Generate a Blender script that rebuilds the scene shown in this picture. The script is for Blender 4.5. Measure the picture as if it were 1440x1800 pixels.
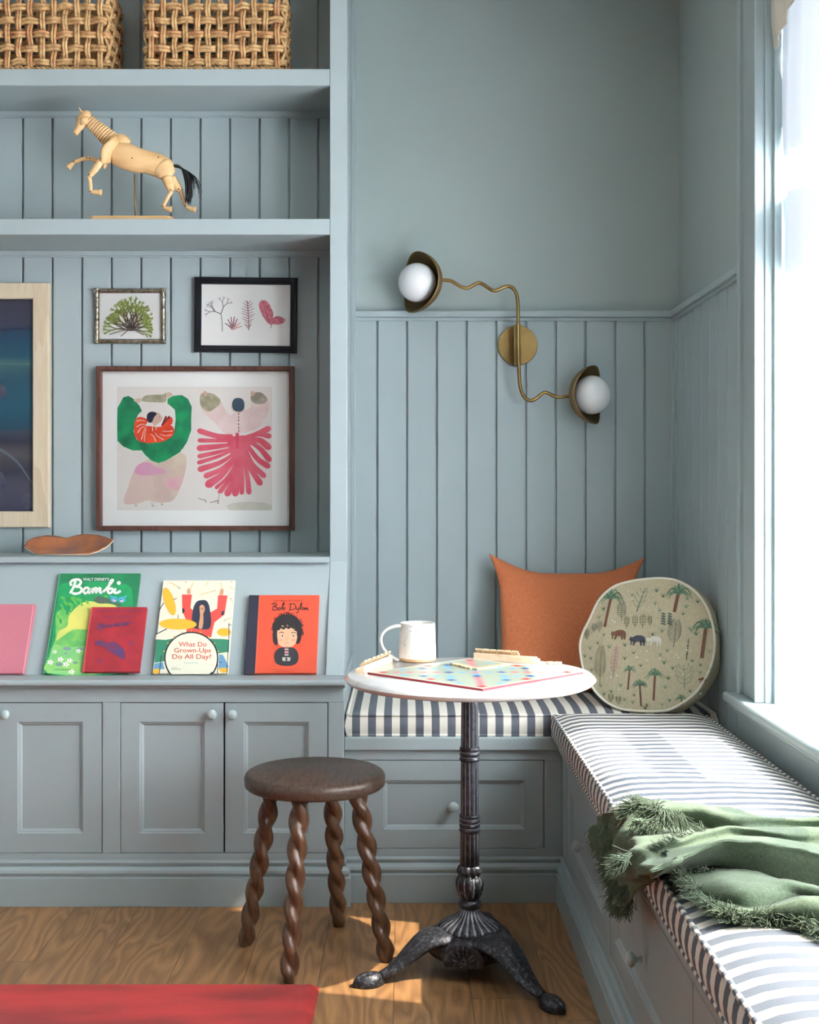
import bpy, bmesh, math, random
from mathutils import Vector, Matrix, noise
from mathutils.geometry import tessellate_polygon
random.seed(7)
for o in list(bpy.data.objects): bpy.data.objects.remove(o)
SC = bpy.context.scene
COL = SC.collection
PI = math.pi
# ---------------------------------------------------------------- camera
F, H, VX, VY = 2220.0, 1.2, 712.0, 865.0        # focal length in pixels, eye height, vanishing point
cd = bpy.data.cameras.new('camera'); cam = bpy.data.objects.new('camera', cd); COL.objects.link(cam)
cam.location = (0, 0, H); cam.rotation_euler = (PI/2, 0, 0)
cd.sensor_width = 36; cd.lens = 36*F/1800
cd.shift_x = (720-VX)/1800; cd.shift_y = -(900-VY)/1800
cd.clip_start = .05
SC.camera = cam
# ---------------------------------------------------------------- light
SC.view_settings.view_transform = 'Standard'; SC.view_settings.look = 'None'
SC.view_settings.gamma = 1; SC.view_settings.use_curve_mapping = False
SC.view_settings.exposure = 1.0
SC.cycles.max_bounces = 10; SC.cycles.diffuse_bounces = 6; SC.cycles.transparent_max_bounces = 12
SC.cycles.caustics_reflective = False; SC.cycles.caustics_refractive = False
SC.cycles.sample_clamp_indirect = 6
SKY_STRENGTH, SUN_STRENGTH = 19.0, 9.5
w = bpy.data.worlds.new('world'); SC.world = w; w.use_nodes = True
bg = w.node_tree.nodes['Background']; bg.inputs[0].default_value = (.97, .975, 1, 1); bg.inputs[1].default_value = SKY_STRENGTH
sd = bpy.data.lights.new('sun', 'SUN'); sun = bpy.data.objects.new('sun', sd); COL.objects.link(sun)
sd.energy = SUN_STRENGTH; sd.angle = math.radians(.6); sd.color = (1, .9, .74)
sun.rotation_euler = Vector((-1, .28, -1.4)).to_track_quat('-Z', 'Y').to_euler(); sun.location = (4, 1, 5)
def area(name, loc, direc, sx, sy, energy, color=(1, 1, 1), portal=False):
    l = bpy.data.lights.new(name, 'AREA'); o = bpy.data.objects.new(name, l); COL.objects.link(o)
    l.shape = 'RECTANGLE'; l.size = sx; l.size_y = sy; l.energy = energy; l.color = color
    o.location = loc; o.rotation_euler = Vector(direc).to_track_quat('-Z', 'Y').to_euler()
    if portal: l.cycles.is_portal = True
    return o
# windows along the right wall: (near, far) distances from the camera plane
WINS = [(2.62, 3.28), (1.90, 2.49), (1.16, 1.77)]
WZ0, WZ1 = .652, 2.55
TOPS = {2.62: 2.55}          # the two nearer windows are taller
for a, b in WINS:
    WZ1 = TOPS.get(a, 2.82)
    area('window_daylight', (1.12, (a+b)/2, (WZ0+WZ1)/2), (-1, 0, 0), WZ1-WZ0, b-a, 1, portal=True)
# ---------------------------------------------------------------- helpers
def P(px, py, s):
    return Vector(((px-VX)/s, F/s, H-(py-VY)/s))
def PZ(px, py, z):                      # point seen at a pixel, on the level z
    s = (py-VY)/(H-z); return P(px, py, s)
def PX(px, py, X):                      # point seen at a pixel, on the plane x = X
    s = (px-VX)/X; return P(px, py, s)
def ray_plane(px, py, p0, n):
    d = Vector(((px-VX)/F, 1, -(py-VY)/F)); o = Vector((0, 0, H))
    return o + d*((p0-o).dot(n)/d.dot(n))
def srgb(*c):
    r = [((v/255)/12.92 if v/255 <= .04045 else ((v/255+.055)/1.055)**2.4) for v in c]
    return (r[0], r[1], r[2], 1)
MC = {}
def mat(name, col, rough=.5, metal=0, var=0, scale=30, bump=0, col2=None, spec=None, stretch=None, coat=0, detail=4, lo=.35, hi=.65, bscale=None):
    """principled material; col mixed with col2 by noise, optional bump"""
    if name in MC: return MC[name]
    m = bpy.data.materials.new(name); m.use_nodes = True; N = m.node_tree.nodes; L = m.node_tree.links
    b = N['Principled BSDF']; b.inputs['Base Color'].default_value = col
    b.inputs['Roughness'].default_value = rough; b.inputs['Metallic'].default_value = metal
    if spec is not None: b.inputs['Specular IOR Level'].default_value = spec
    if coat: b.inputs['Coat Weight'].default_value = coat; b.inputs['Coat Roughness'].default_value = .15
    if var or col2 or bump:
        tc = N.new('ShaderNodeTexCoord'); mp = N.new('ShaderNodeMapping'); nz = N.new('ShaderNodeTexNoise')
        L.new(tc.outputs['Object'], mp.inputs[0]); L.new(mp.outputs[0], nz.inputs['Vector'])
        if stretch: mp.inputs['Scale'].default_value = stretch
        nz.inputs['Scale'].default_value = scale; nz.inputs['Detail'].default_value = detail
        if var or col2:
            if col2 is None: col2 = tuple(c*(1-var) for c in col[:3])+(1,)
            r = N.new('ShaderNodeValToRGB'); L.new(nz.outputs['Fac'], r.inputs[0])
            r.color_ramp.elements[0].position = lo; r.color_ramp.elements[1].position = hi
            r.color_ramp.elements[0].color = col2; r.color_ramp.elements[1].color = col
            L.new(r.outputs[0], b.inputs['Base Color'])
        if bump:
            n2 = nz
            if bscale:
                n2 = N.new('ShaderNodeTexNoise'); n2.inputs['Scale'].default_value = bscale; L.new(mp.outputs[0], n2.inputs['Vector'])
            bp = N.new('ShaderNodeBump'); bp.inputs['Strength'].default_value = bump; bp.inputs['Distance'].default_value = .002
            L.new(n2.outputs['Fac'], bp.inputs['Height']); L.new(bp.outputs[0], b.inputs['Normal'])
    MC[name] = m
    return m
def link(name, bm, mats, parent=None, smooth=False, bevel=0, sub=0, angle=None):
    me = bpy.data.meshes.new(name); bmesh.ops.recalc_face_normals(bm, faces=bm.faces[:])
    bm.to_mesh(me); bm.free()
    for m in (mats if isinstance(mats, (list, tuple)) else [mats]): me.materials.append(m)
    o = bpy.data.objects.new(name, me); COL.objects.link(o)
    if smooth:
        for p in me.polygons: p.use_smooth = True
        if angle: 
            try: me.set_sharp_from_angle(angle=math.radians(angle))
            except Exception: pass
    if bevel:
        md = o.modifiers.new('bevel', 'BEVEL'); md.width = bevel; md.segments = 2; md.limit_method = 'ANGLE'; md.angle_limit = math.radians(40)
    if sub:
        md = o.modifiers.new('sub', 'SUBSURF'); md.levels = sub; md.render_levels = sub
    if parent is not None:
        o.parent = parent; o.matrix_parent_inverse = Matrix.Translation(parent.location).inverted()
    return o
def tag(o, label, cat, group=None):
    o['label'] = label; o['category'] = cat
    if group: o['group'] = group
    return o
def thing(name, label, cat, loc, group=None):
    o = bpy.data.objects.new(name, None); COL.objects.link(o); o.location = loc; o.empty_display_size = .05
    return tag(o, label, cat, group)
def struct(name, bm, m, **k):
    o = link(name, bm, m, **k); o['kind'] = 'structure'; return o
def new(): return bmesh.new()
def box(bm, x0, x1, y0, y1, z0, z1, mi=0, M=None):
    c = [(x0,y0,z0),(x1,y0,z0),(x1,y1,z0),(x0,y1,z0),(x0,y0,z1),(x1,y0,z1),(x1,y1,z1),(x0,y1,z1)]
    v = [bm.verts.new(M @ Vector(p) if M else p) for p in c]
    for f in ((0,3,2,1),(4,5,6,7),(0,1,5,4),(1,2,6,5),(2,3,7,6),(3,0,4,7)):
        fc = bm.faces.new([v[i] for i in f]); fc.material_index = mi
    return v
def extrude_poly(bm, pts, vec, mi=0):
    """closed polygon of 3D points swept by vec"""
    vec = Vector(vec); a = [bm.verts.new(p) for p in pts]; b = [bm.verts.new(Vector(p)+vec) for p in pts]
    n = len(a); fs = [bm.faces.new(a), bm.faces.new(b[::-1])]
    for i in range(n): fs.append(bm.faces.new((a[i], b[i], b[(i+1) % n], a[(i+1) % n])))
    for f in fs: f.material_index = mi
def frames(pts, up=None):
    pts = [Vector(p) for p in pts]; out = []; n = len(pts); prev = None
    for i in range(n):
        t = (pts[min(i+1, n-1)]-pts[max(i-1, 0)]).normalized()
        if prev is None:
            a = Vector(up) if up else (Vector((0, 0, 1)) if abs(t.z) < .9 else Vector((0, 1, 0)))
            u = (a - t*a.dot(t)).normalized()
        else:
            u = (prev - t*prev.dot(t)).normalized()
        prev = u; out.append((pts[i], t, u, t.cross(u)))
    return out
def tube(bm, pts, r, seg=8, r2=None, mi=0, closed=False, up=None, caps=True, mod=None):
    """swept tube; r, r2 numbers or lists (radius along u and along v)"""
    fr = frames(pts, up); rings = []
    if closed:
        n = len(pts); q = [Vector(p) for p in pts]; fr = []
        prev = None
        for i in range(n):
            t = (q[(i+1) % n]-q[i-1]).normalized()
            a = prev if prev is not None else (Vector(up) if up else Vector((0, 0, 1)))
            u = (a-t*a.dot(t)).normalized(); prev = u; fr.append((q[i], t, u, t.cross(u)))
    for i, (p, t, u, v) in enumerate(fr):
        a = r[i] if isinstance(r, (list, tuple)) else r
        b = (r2[i] if isinstance(r2, (list, tuple)) else r2) if r2 is not None else a
        ring = []
        for k in range(seg):
            th = 2*PI*k/seg; m = mod(i, th) if mod else 1
            ring.append(bm.verts.new(p + u*(a*m*math.cos(th)) + v*(b*m*math.sin(th))))
        rings.append(ring)
    n = len(rings)
    for i in range(n if closed else n-1):
        A, B = rings[i], rings[(i+1) % n]
        for k in range(seg):
            f = bm.faces.new((A[k], A[(k+1) % seg], B[(k+1) % seg], B[k])); f.material_index = mi
    if caps and not closed:
        for ring in (rings[0], rings[-1][::-1]):
            f = bm.faces.new(ring); f.material_index = mi
def catmull(pts, n=6, closed=False):
    pts = [Vector(p) for p in pts]; out = []; m = len(pts)
    rng = range(m) if closed else range(m-1)
    for i in rng:
        p0 = pts[(i-1) % m] if closed or i > 0 else pts[0]*2-pts[1]
        p1 = pts[i]; p2 = pts[(i+1) % m]
        p3 = pts[(i+2) % m] if closed or i+2 < m else pts[-1]*2-pts[-2]
        for k in range(n):
            t = k/n
            out.append(.5*((2*p1)+(p2-p0)*t+(2*p0-5*p1+4*p2-p3)*t*t+(3*p1-p0-3*p2+p3)*t**3))
    if not closed: out.append(pts[-1])
    return out
def lathe(bm, prof, c=(0, 0, 0), seg=32, M=None, mod=None, mi=0, mifn=None, cap=True):
    """profile of (radius, height) turned around z"""
    rings = []; c = Vector(c)
    for i, (r, z) in enumerate(prof):
        ring = []
        for k in range(seg):
            th = 2*PI*k/seg; m = mod(i, z, th) if mod else 1
            p = Vector((r*m*math.cos(th), r*m*math.sin(th), z))
            p = M @ p if M else p
            ring.append(bm.verts.new(p+c))
        rings.append(ring)
    for i in range(len(rings)-1):
        A, B = rings[i], rings[i+1]
        for k in range(seg):
            f = bm.faces.new((A[k], A[(k+1) % seg], B[(k+1) % seg], B[k])); f.material_index = mifn(i, k) if mifn else mi
    if cap:
        for ring in (rings[0][::-1], rings[-1]):
            f = bm.faces.new(ring); f.material_index = mi
def sphere(bm, c, r, M=None, u=24, v=16, mi=0):
    prof = [(max(r*math.sin(PI*i/v), 1e-5), -r*math.cos(PI*i/v)) for i in range(v+1)]
    lathe(bm, prof, c, u, M, mi=mi, cap=False)
def rrect(x0, x1, z0, z1, r, n=4):
    pts = []
    for cx, cz, a in ((x1-r, z1-r, 0), (x0+r, z1-r, 90), (x0+r, z0+r, 180), (x1-r, z0+r, 270)):
        for k in range(n+1):
            t = math.radians(a+90*k/n); pts.append((cx+r*math.cos(t), cz+r*math.sin(t)))
    return pts
class Canvas:
    """flat pictures: polygons, strokes and discs laid in thin layers on a surface given by mapper(px, py) -> point, normal"""
    def __init__(s, mapper, step=.00001, base=.0003):
        s.bm = new(); s.map = mapper; s.mats = []; s.k = 0; s.step = step; s.base = base
    def mi(s, m):
        if m not in s.mats: s.mats.append(m)
        return s.mats.index(m)
    def poly(s, pts, m, smooth=0, layer=True):
        if smooth: pts = [(p.x, p.y) for p in catmull([Vector((a, b, 0)) for a, b in pts], smooth, True)]
        s.k += 1 if layer else 0
        vs = []
        for a, b in pts:
            p, n = s.map(a, b); vs.append(s.bm.verts.new(p+n*(s.base+s.step*s.k)))
        if len(vs) > 4:
            for t3 in tessellate_polygon([[Vector((a, b, 0)) for a, b in pts]]):
                try: s.bm.faces.new([vs[i] for i in t3]).material_index = s.mi(m)
                except ValueError: pass
        else: s.bm.faces.new(vs).material_index = s.mi(m)
    def ell(s, cx, cy, rx, ry, m, rot=0, n=20, layer=True):
        layer = True
        c, q = math.cos(rot), math.sin(rot)
        s.poly([(cx+rx*math.cos(t)*c-ry*math.sin(t)*q, cy+rx*math.cos(t)*q+ry*math.sin(t)*c) for t in [2*PI*i/n for i in range(n)]], m, layer=layer)
    def stroke(s, pts, w, m, smooth=0, layer=True, taper=None):
        if smooth: pts = [(p.x, p.y) for p in catmull([Vector((a, b, 0)) for a, b in pts], smooth)]
        n = len(pts); s.k += 1; L, R = [], []
        for i in range(n):
            dx = pts[min(i+1, n-1)][0]-pts[max(i-1, 0)][0]; dy = pts[min(i+1, n-1)][1]-pts[max(i-1, 0)][1]
            l = math.hypot(dx, dy) or 1; ww = (w if not taper else w*(taper[0]+(taper[1]-taper[0])*i/max(n-1, 1)))/2
            for lst, sg in ((L, 1), (R, -1)):
                p, nn = s.map(pts[i][0]-dy/l*ww*sg, pts[i][1]+dx/l*ww*sg); lst.append(s.bm.verts.new(p+nn*(s.base+s.step*s.k)))
        for i in range(n-1):
            f = s.bm.faces.new((L[i], L[i+1], R[i+1], R[i])); f.material_index = s.mi(m)
    def rect(s, x0, y0, x1, y1, m): s.poly([(x0, y0), (x1, y0), (x1, y1), (x0, y1)], m)
    def text(s, body, x, y, size, m, align='CENTER', shear=0, width=None, bold=0):
        """lettering with the built-in font; (x, y) is the baseline anchor, size the letter height in pixels"""
        cu = bpy.data.curves.new('t', 'FONT'); cu.body = body; cu.size = 1; cu.align_x = align; cu.shear = shear; cu.offset = bold
        cu.resolution_u = 3
        o = bpy.data.objects.new('t', cu); COL.objects.link(o)
        dg = bpy.context.evaluated_depsgraph_get(); me = bpy.data.meshes.new_from_object(o.evaluated_get(dg))
        vs = [v.co.copy() for v in me.vertices]; s.k += 1
        if vs:
            wd = max(v.x for v in vs)-min(v.x for v in vs); sx = size/.72
            if width: sx = width/wd
            nv = []
            for v in vs:
                p, n = s.map(x+v.x*sx, y-v.y*size/.72); nv.append(s.bm.verts.new(p+n*(s.base+s.step*s.k)))
            for f in me.polygons:
                try:
                    g = s.bm.faces.new([nv[i] for i in f.vertices]); g.material_index = s.mi(m)
                except ValueError: pass
        bpy.data.objects.remove(o); bpy.data.meshes.remove(me); bpy.data.curves.remove(cu)
    def done(s, name, parent):
        me = bpy.data.meshes.new(name); s.bm.to_mesh(me); s.bm.free()
        for m in s.mats: me.materials.append(m)
        o = bpy.data.objects.new(name, me); COL.objects.link(o)
        if parent is not None:
            o.parent = parent; o.matrix_parent_inverse = Matrix.Translation(parent.location).inverted()
        return o
def copy_tree(o, parent=None):
    c = o.copy(); COL.objects.link(c)
    if parent is not None: c.parent = parent
    for ch in o.children: copy_tree(ch, c)
    return c
# ---------------------------------------------------------------- materials
PAINT = mat('blue_grey_paint', srgb(161, 175, 179), .42, var=.04, scale=3, bump=.03, bscale=60)
WALLP = mat('blue_grey_wall_paint', srgb(164, 177, 177), .75, var=.03, scale=2, bump=.08, bscale=220)
DARK = mat('shadow_gap', srgb(40, 46, 48), .9)
KNOB = mat('pale_knob_paint', srgb(178, 195, 196), .3)
WHITE = mat('white_ceiling_paint', srgb(226, 226, 220), .8, var=.02, scale=3)
BRASS = mat('aged_brass', srgb(150, 124, 76), .36, metal=.85, scale=9, col2=srgb(128, 102, 60))
BRASSD = mat('dark_bronze', srgb(128, 106, 70), .5, metal=.5, var=.15, scale=9)
OPAL = mat('opal_glass', srgb(240, 242, 246), .12, spec=.6, coat=.5)
def oak_floor():
    m = bpy.data.materials.new('oak_floorboards'); m.use_nodes = True; N = m.node_tree.nodes; L = m.node_tree.links
    b = N['Principled BSDF']; b.inputs['Roughness'].default_value = .38
    tc = N.new('ShaderNodeTexCoord'); sep = N.new('ShaderNodeSeparateXYZ'); L.new(tc.outputs['Object'], sep.inputs[0])
    def math_(op, a, bb=None, c=None):
        n = N.new('ShaderNodeMath'); n.operation = op
        for i, v in enumerate((a, bb, c)):
            if v is None: continue
            if isinstance(v, (int, float)): n.inputs[i].default_value = v
            else: L.new(v, n.inputs[i])
        return n.outputs[0]
    Wd = .185
    u = math_('DIVIDE', math_('ADD', sep.outputs[0], 5.022), Wd); row = math_('FLOOR', u); fu = math_('FRACT', u)
    wn = N.new('ShaderNodeTexWhiteNoise'); wn.noise_dimensions = '1D'; L.new(row, wn.inputs['W'])
    v = math_('ADD', math_('DIVIDE', sep.outputs[1], 1.9), math_('MULTIPLY', wn.outputs['Value'], 7.3)); cell = math_('FLOOR', v); fv = math_('FRACT', v)
    w2 = N.new('ShaderNodeTexWhiteNoise'); w2.noise_dimensions = '2D'
    cb = N.new('ShaderNodeCombineXYZ'); L.new(row, cb.inputs[0]); L.new(cell, cb.inputs[1]); L.new(cb.outputs[0], w2.inputs['Vector'])
    cb2 = N.new('ShaderNodeCombineXYZ')
    L.new(math_('ADD', math_('MULTIPLY', sep.outputs[0], 1), math_('MULTIPLY', w2.outputs['Value'], 31)), cb2.inputs[0])
    L.new(math_('ADD', math_('MULTIPLY', sep.outputs[1], .16), math_('MULTIPLY', w2.outputs['Value'], 17)), cb2.inputs[1])
    nz = N.new('ShaderNodeTexNoise'); nz.inputs['Scale'].default_value = 7; nz.inputs['Detail'].default_value = 2.5; nz.inputs['Distortion'].default_value = .35; L.new(cb2.outputs[0], nz.inputs['Vector'])
    rings = math_('FRACT', math_('MULTIPLY', nz.outputs['Fac'], 13))
    rings = math_('ABSOLUTE', math_('SUBTRACT', rings, .5))
    cb3 = N.new('ShaderNodeCombineXYZ'); L.new(math_('MULTIPLY', sep.outputs[0], 1), cb3.inputs[0]); L.new(math_('MULTIPLY', sep.outputs[1], .03), cb3.inputs[1]); L.new(w2.outputs['Value'], cb3.inputs[2])
    n2 = N.new('ShaderNodeTexNoise'); n2.inputs['Scale'].default_value = 260; n2.inputs['Detail'].default_value = 3; L.new(cb3.outputs[0], n2.inputs['Vector'])
    g = math_('ADD', math_('MULTIPLY', rings, .95), math_('MULTIPLY', n2.outputs['Fac'], .55))
    r = N.new('ShaderNodeValToRGB'); L.new(g, r.inputs[0]); r.color_ramp.elements[0].position = .18; r.color_ramp.elements[1].position = .75
    r.color_ramp.elements[0].color = srgb(112, 80, 50); r.color_ramp.elements[1].color = srgb(156, 116, 76)
    hs = N.new('ShaderNodeHueSaturation'); L.new(r.outputs[0], hs.inputs['Color']); L.new(math_('ADD', math_('MULTIPLY', w2.outputs['Value'], .32), .84), hs.inputs['Value'])
    edge = math_('MINIMUM', math_('MINIMUM', fu, math_('SUBTRACT', 1, fu)), math_('MULTIPLY', math_('MINIMUM', fv, math_('SUBTRACT', 1, fv)), 10))
    es = math_('LESS_THAN', edge, .007)
    mx = N.new('ShaderNodeMix'); mx.data_type = 'RGBA'; L.new(math_('MULTIPLY', es, .75), mx.inputs['Factor']); L.new(hs.outputs[0], mx.inputs[6]); mx.inputs[7].default_value = srgb(84, 60, 38)
    L.new(mx.outputs[2], b.inputs['Base Color'])
    bp = N.new('ShaderNodeBump'); bp.inputs['Strength'].default_value = .12; bp.inputs['Distance'].default_value = .001; L.new(g, bp.inputs['Height']); L.new(bp.outputs[0], b.inputs['Normal'])
    return m
def grain(name, c1, c2, rough, axis=(1, 1, .06), scale=40, rings=6):
    m = mat(name, c1, rough); 
    N = m.node_tree.nodes; L = m.node_tree.links; b = N['Principled BSDF']
    tc = N.new('ShaderNodeTexCoord'); mp = N.new('ShaderNodeMapping'); L.new(tc.outputs['Object'], mp.inputs[0]); mp.inputs['Scale'].default_value = axis
    n1 = N.new('ShaderNodeTexNoise'); n1.inputs['Scale'].default_value = scale; n1.inputs['Detail'].default_value = 5; L.new(mp.outputs[0], n1.inputs['Vector'])
    n2 = N.new('ShaderNodeTexNoise'); n2.inputs['Scale'].default_value = scale/6; n2.inputs['Detail'].default_value = 2; L.new(mp.outputs[0], n2.inputs['Vector'])
    a = N.new('ShaderNodeMath'); a.operation = 'MULTIPLY'; a.inputs[1].default_value = rings; L.new(n2.outputs['Fac'], a.inputs[0])
    fr = N.new('ShaderNodeMath'); fr.operation = 'FRACT'; L.new(a.outputs[0], fr.inputs[0])
    ad = N.new('ShaderNodeMath'); ad.operation = 'MULTIPLY_ADD'; ad.inputs[1].default_value = .35; L.new(fr.outputs[0], ad.inputs[0]); L.new(n1.outputs['Fac'], ad.inputs[2])
    r = N.new('ShaderNodeValToRGB'); L.new(ad.outputs[0], r.inputs[0]); r.color_ramp.elements[0].position = .4; r.color_ramp.elements[1].position = .85
    r.color_ramp.elements[0].color = c2; r.color_ramp.elements[1].color = c1; L.new(r.outputs[0], b.inputs['Base Color'])
    return m
def stripes(name, axis, pitch=.0468, phase=0, warp=.0):
    """awning stripe woven in charcoal and cream"""
    m = mat(name, srgb(230, 226, 216), .85); N = m.node_tree.nodes; L = m.node_tree.links; b = N['Principled BSDF']
    tc = N.new('ShaderNodeTexCoord'); sep = N.new('ShaderNodeSeparateXYZ'); L.new(tc.outputs['Object'], sep.inputs[0])
    a = N.new('ShaderNodeMath'); a.operation = 'MULTIPLY_ADD'; a.inputs[1].default_value = 1/pitch; a.inputs[2].default_value = phase+100; L.new(sep.outputs[axis], a.inputs[0])
    nz0 = N.new('ShaderNodeTexNoise'); nz0.inputs['Scale'].default_value = 5; L.new(tc.outputs['Object'], nz0.inputs['Vector'])
    aw = N.new('ShaderNodeMath'); aw.operation = 'MULTIPLY_ADD'; aw.inputs[1].default_value = warp; L.new(nz0.outputs['Fac'], aw.inputs[0]); L.new(a.outputs[0], aw.inputs[2])
    fr = N.new('ShaderNodeMath'); fr.operation = 'FRACT'; L.new(aw.outputs[0], fr.inputs[0])
    lt = N.new('ShaderNodeMath'); lt.operation = 'LESS_THAN'; lt.inputs[1].default_value = .5; L.new(fr.outputs[0], lt.inputs[0])
    # twill: fine diagonal threads in the charcoal stripe
    wv = N.new('ShaderNodeTexWave'); wv.wave_type = 'BANDS'; wv.bands_direction = 'DIAGONAL'; wv.inputs['Scale'].default_value = 150; wv.inputs['Distortion'].default_value = 1; L.new(tc.outputs['Object'], wv.inputs['Vector'])
    tw = N.new('ShaderNodeMix'); tw.data_type = 'RGBA'; L.new(wv.outputs['Fac'], tw.inputs['Factor']); tw.inputs[6].default_value = srgb(78, 84, 94); tw.inputs[7].default_value = srgb(104, 110, 119)
    mx = N.new('ShaderNodeMix'); mx.data_type = 'RGBA'; L.new(lt.outputs[0], mx.inputs['Factor']); mx.inputs[6].default_value = srgb(226, 222, 212); L.new(tw.outputs[2], mx.inputs[7])
    L.new(mx.outputs[2], b.inputs['Base Color'])
    nz = N.new('ShaderNodeTexNoise'); nz.inputs['Scale'].default_value = 500; L.new(tc.outputs['Object'], nz.inputs['Vector'])
    bp = N.new('ShaderNodeBump'); bp.inputs['Strength'].default_value = .25; bp.inputs['Distance'].default_value = .001; L.new(nz.outputs['Fac'], bp.inputs['Height']); L.new(bp.outputs[0], b.inputs['Normal'])
    return m
# ---------------------------------------------------------------- levels and planes
SW, SN, SU, SB, SCB = 513.0, 525.0, 560.0, 598.75, 604.6   # pixels per metre: nook wall, niche back, upper front, bench front, base cabinet front
DW, DN, DU, DB, DC = F/SW, F/SN, F/SU, F/SB, F/SCB
XR = .922                # panelled face of the right wall
XL, YR, ZC = -2.6, -2.6, 2.9
SEAT = .482
# ---------------------------------------------------------------- room shell
bm = new(); box(bm, XL-.2, 1.3, YR-.2, DW+.2, -.1, 0); struct('floor', bm, oak_floor())
bm = new(); box(bm, XL-.2, 1.3, YR-.2, DW+.2, ZC, ZC+.1); struct('ceiling', bm, WHITE)
bm = new(); box(bm, XL-.2, 1.2, DW+.018, DW+.2, 0, ZC); struct('wall_back', bm, WALLP)
bm = new(); box(bm, XL-.15, XL, YR, DW+.018, 0, ZC); struct('wall_left', bm, WALLP)
bm = new(); box(bm, XL, 1.1, YR-.15, YR, 0, ZC); struct('wall_rear', bm, WALLP)
XP = XR+.022             # plain plaster face
bm = new()
ys = [YR]
for a, b in sorted(WINS): ys += [a, b]
ys.append(DW+.2)
for i in range(0, len(ys), 2): box(bm, XP, XP+.24, ys[i], ys[i+1], 0, ZC)
for a, b in WINS: box(bm, XP, XP+.24, a, b, 0, WZ0-.03); box(bm, XP, XP+.24, a, b, TOPS.get(a, 2.82), ZC)
struct('wall_right', bm, WALLP)
GX = (663-VX)/SW; GP = 52.3/SW                        # groove grid
def boards_x(bm, x0, x1, yf, z0, z1, gx, gp, th=.018, gap=.0075):
    """tongue and groove boards facing the camera"""
    k0 = math.floor((x0-gx)/gp)
    x = gx+k0*gp
    while x < x1:
        a, b = max(x+gap/2, x0), min(x+gp-gap/2, x1)
        if b-a > .004: box(bm, a, b, yf, yf+th, z0, z1)
        x += gp
    box(bm, x0, x1, yf+th*.6, yf+th*1.2, z0, z1)
ZCAP = H+(865-556)/517     # underside of the cap rail
bm = new(); boards_x(bm, -.176, XR, DW, SEAT-.1, ZCAP, GX, GP); struct('trim_1', bm, PAINT, bevel=.0016)
bm = new()                                             # boards on the right wall
y = DW
g = (F*XR/(1218.8-VX))-.106*2
k = 0
while g+.106*k < DW: k += 1
y0c = 3.446
ysb = sorted([g+.106*j for j in range(-60, k)]+[y0c, DW])
ysb = [v for v in ysb if y0c <= v <= DW]
for a, b in zip(ysb, ysb[1:]):
    if b-a > .01: box(bm, XR, XR+.018, a+.003, b-.003, SEAT-.1, ZCAP)
box(bm, XR+.012, XP+.002, y0c, DW, SEAT-.1, ZCAP)
struct('trim_2', bm, PAINT, bevel=.0016)
bm = new(); box(bm, -.176, XR+.02, DW-.02, DW+.03, ZCAP, ZCAP+.021); box(bm, -.176, XR, DW-.008, DW+.02, ZCAP-.012, ZCAP)
box(bm, XR-.018, XP+.01, y0c, DW-.02, ZCAP, ZCAP+.021); box(bm, XR-.008, XR+.01, y0c, DW-.008, ZCAP-.012, ZCAP)
box(bm, XR-.012, XR+.01, DW-.012, DW+.01, SEAT, ZCAP-.012)    # corner bead
struct('trim_3', bm, PAINT, bevel=.002)
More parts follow.
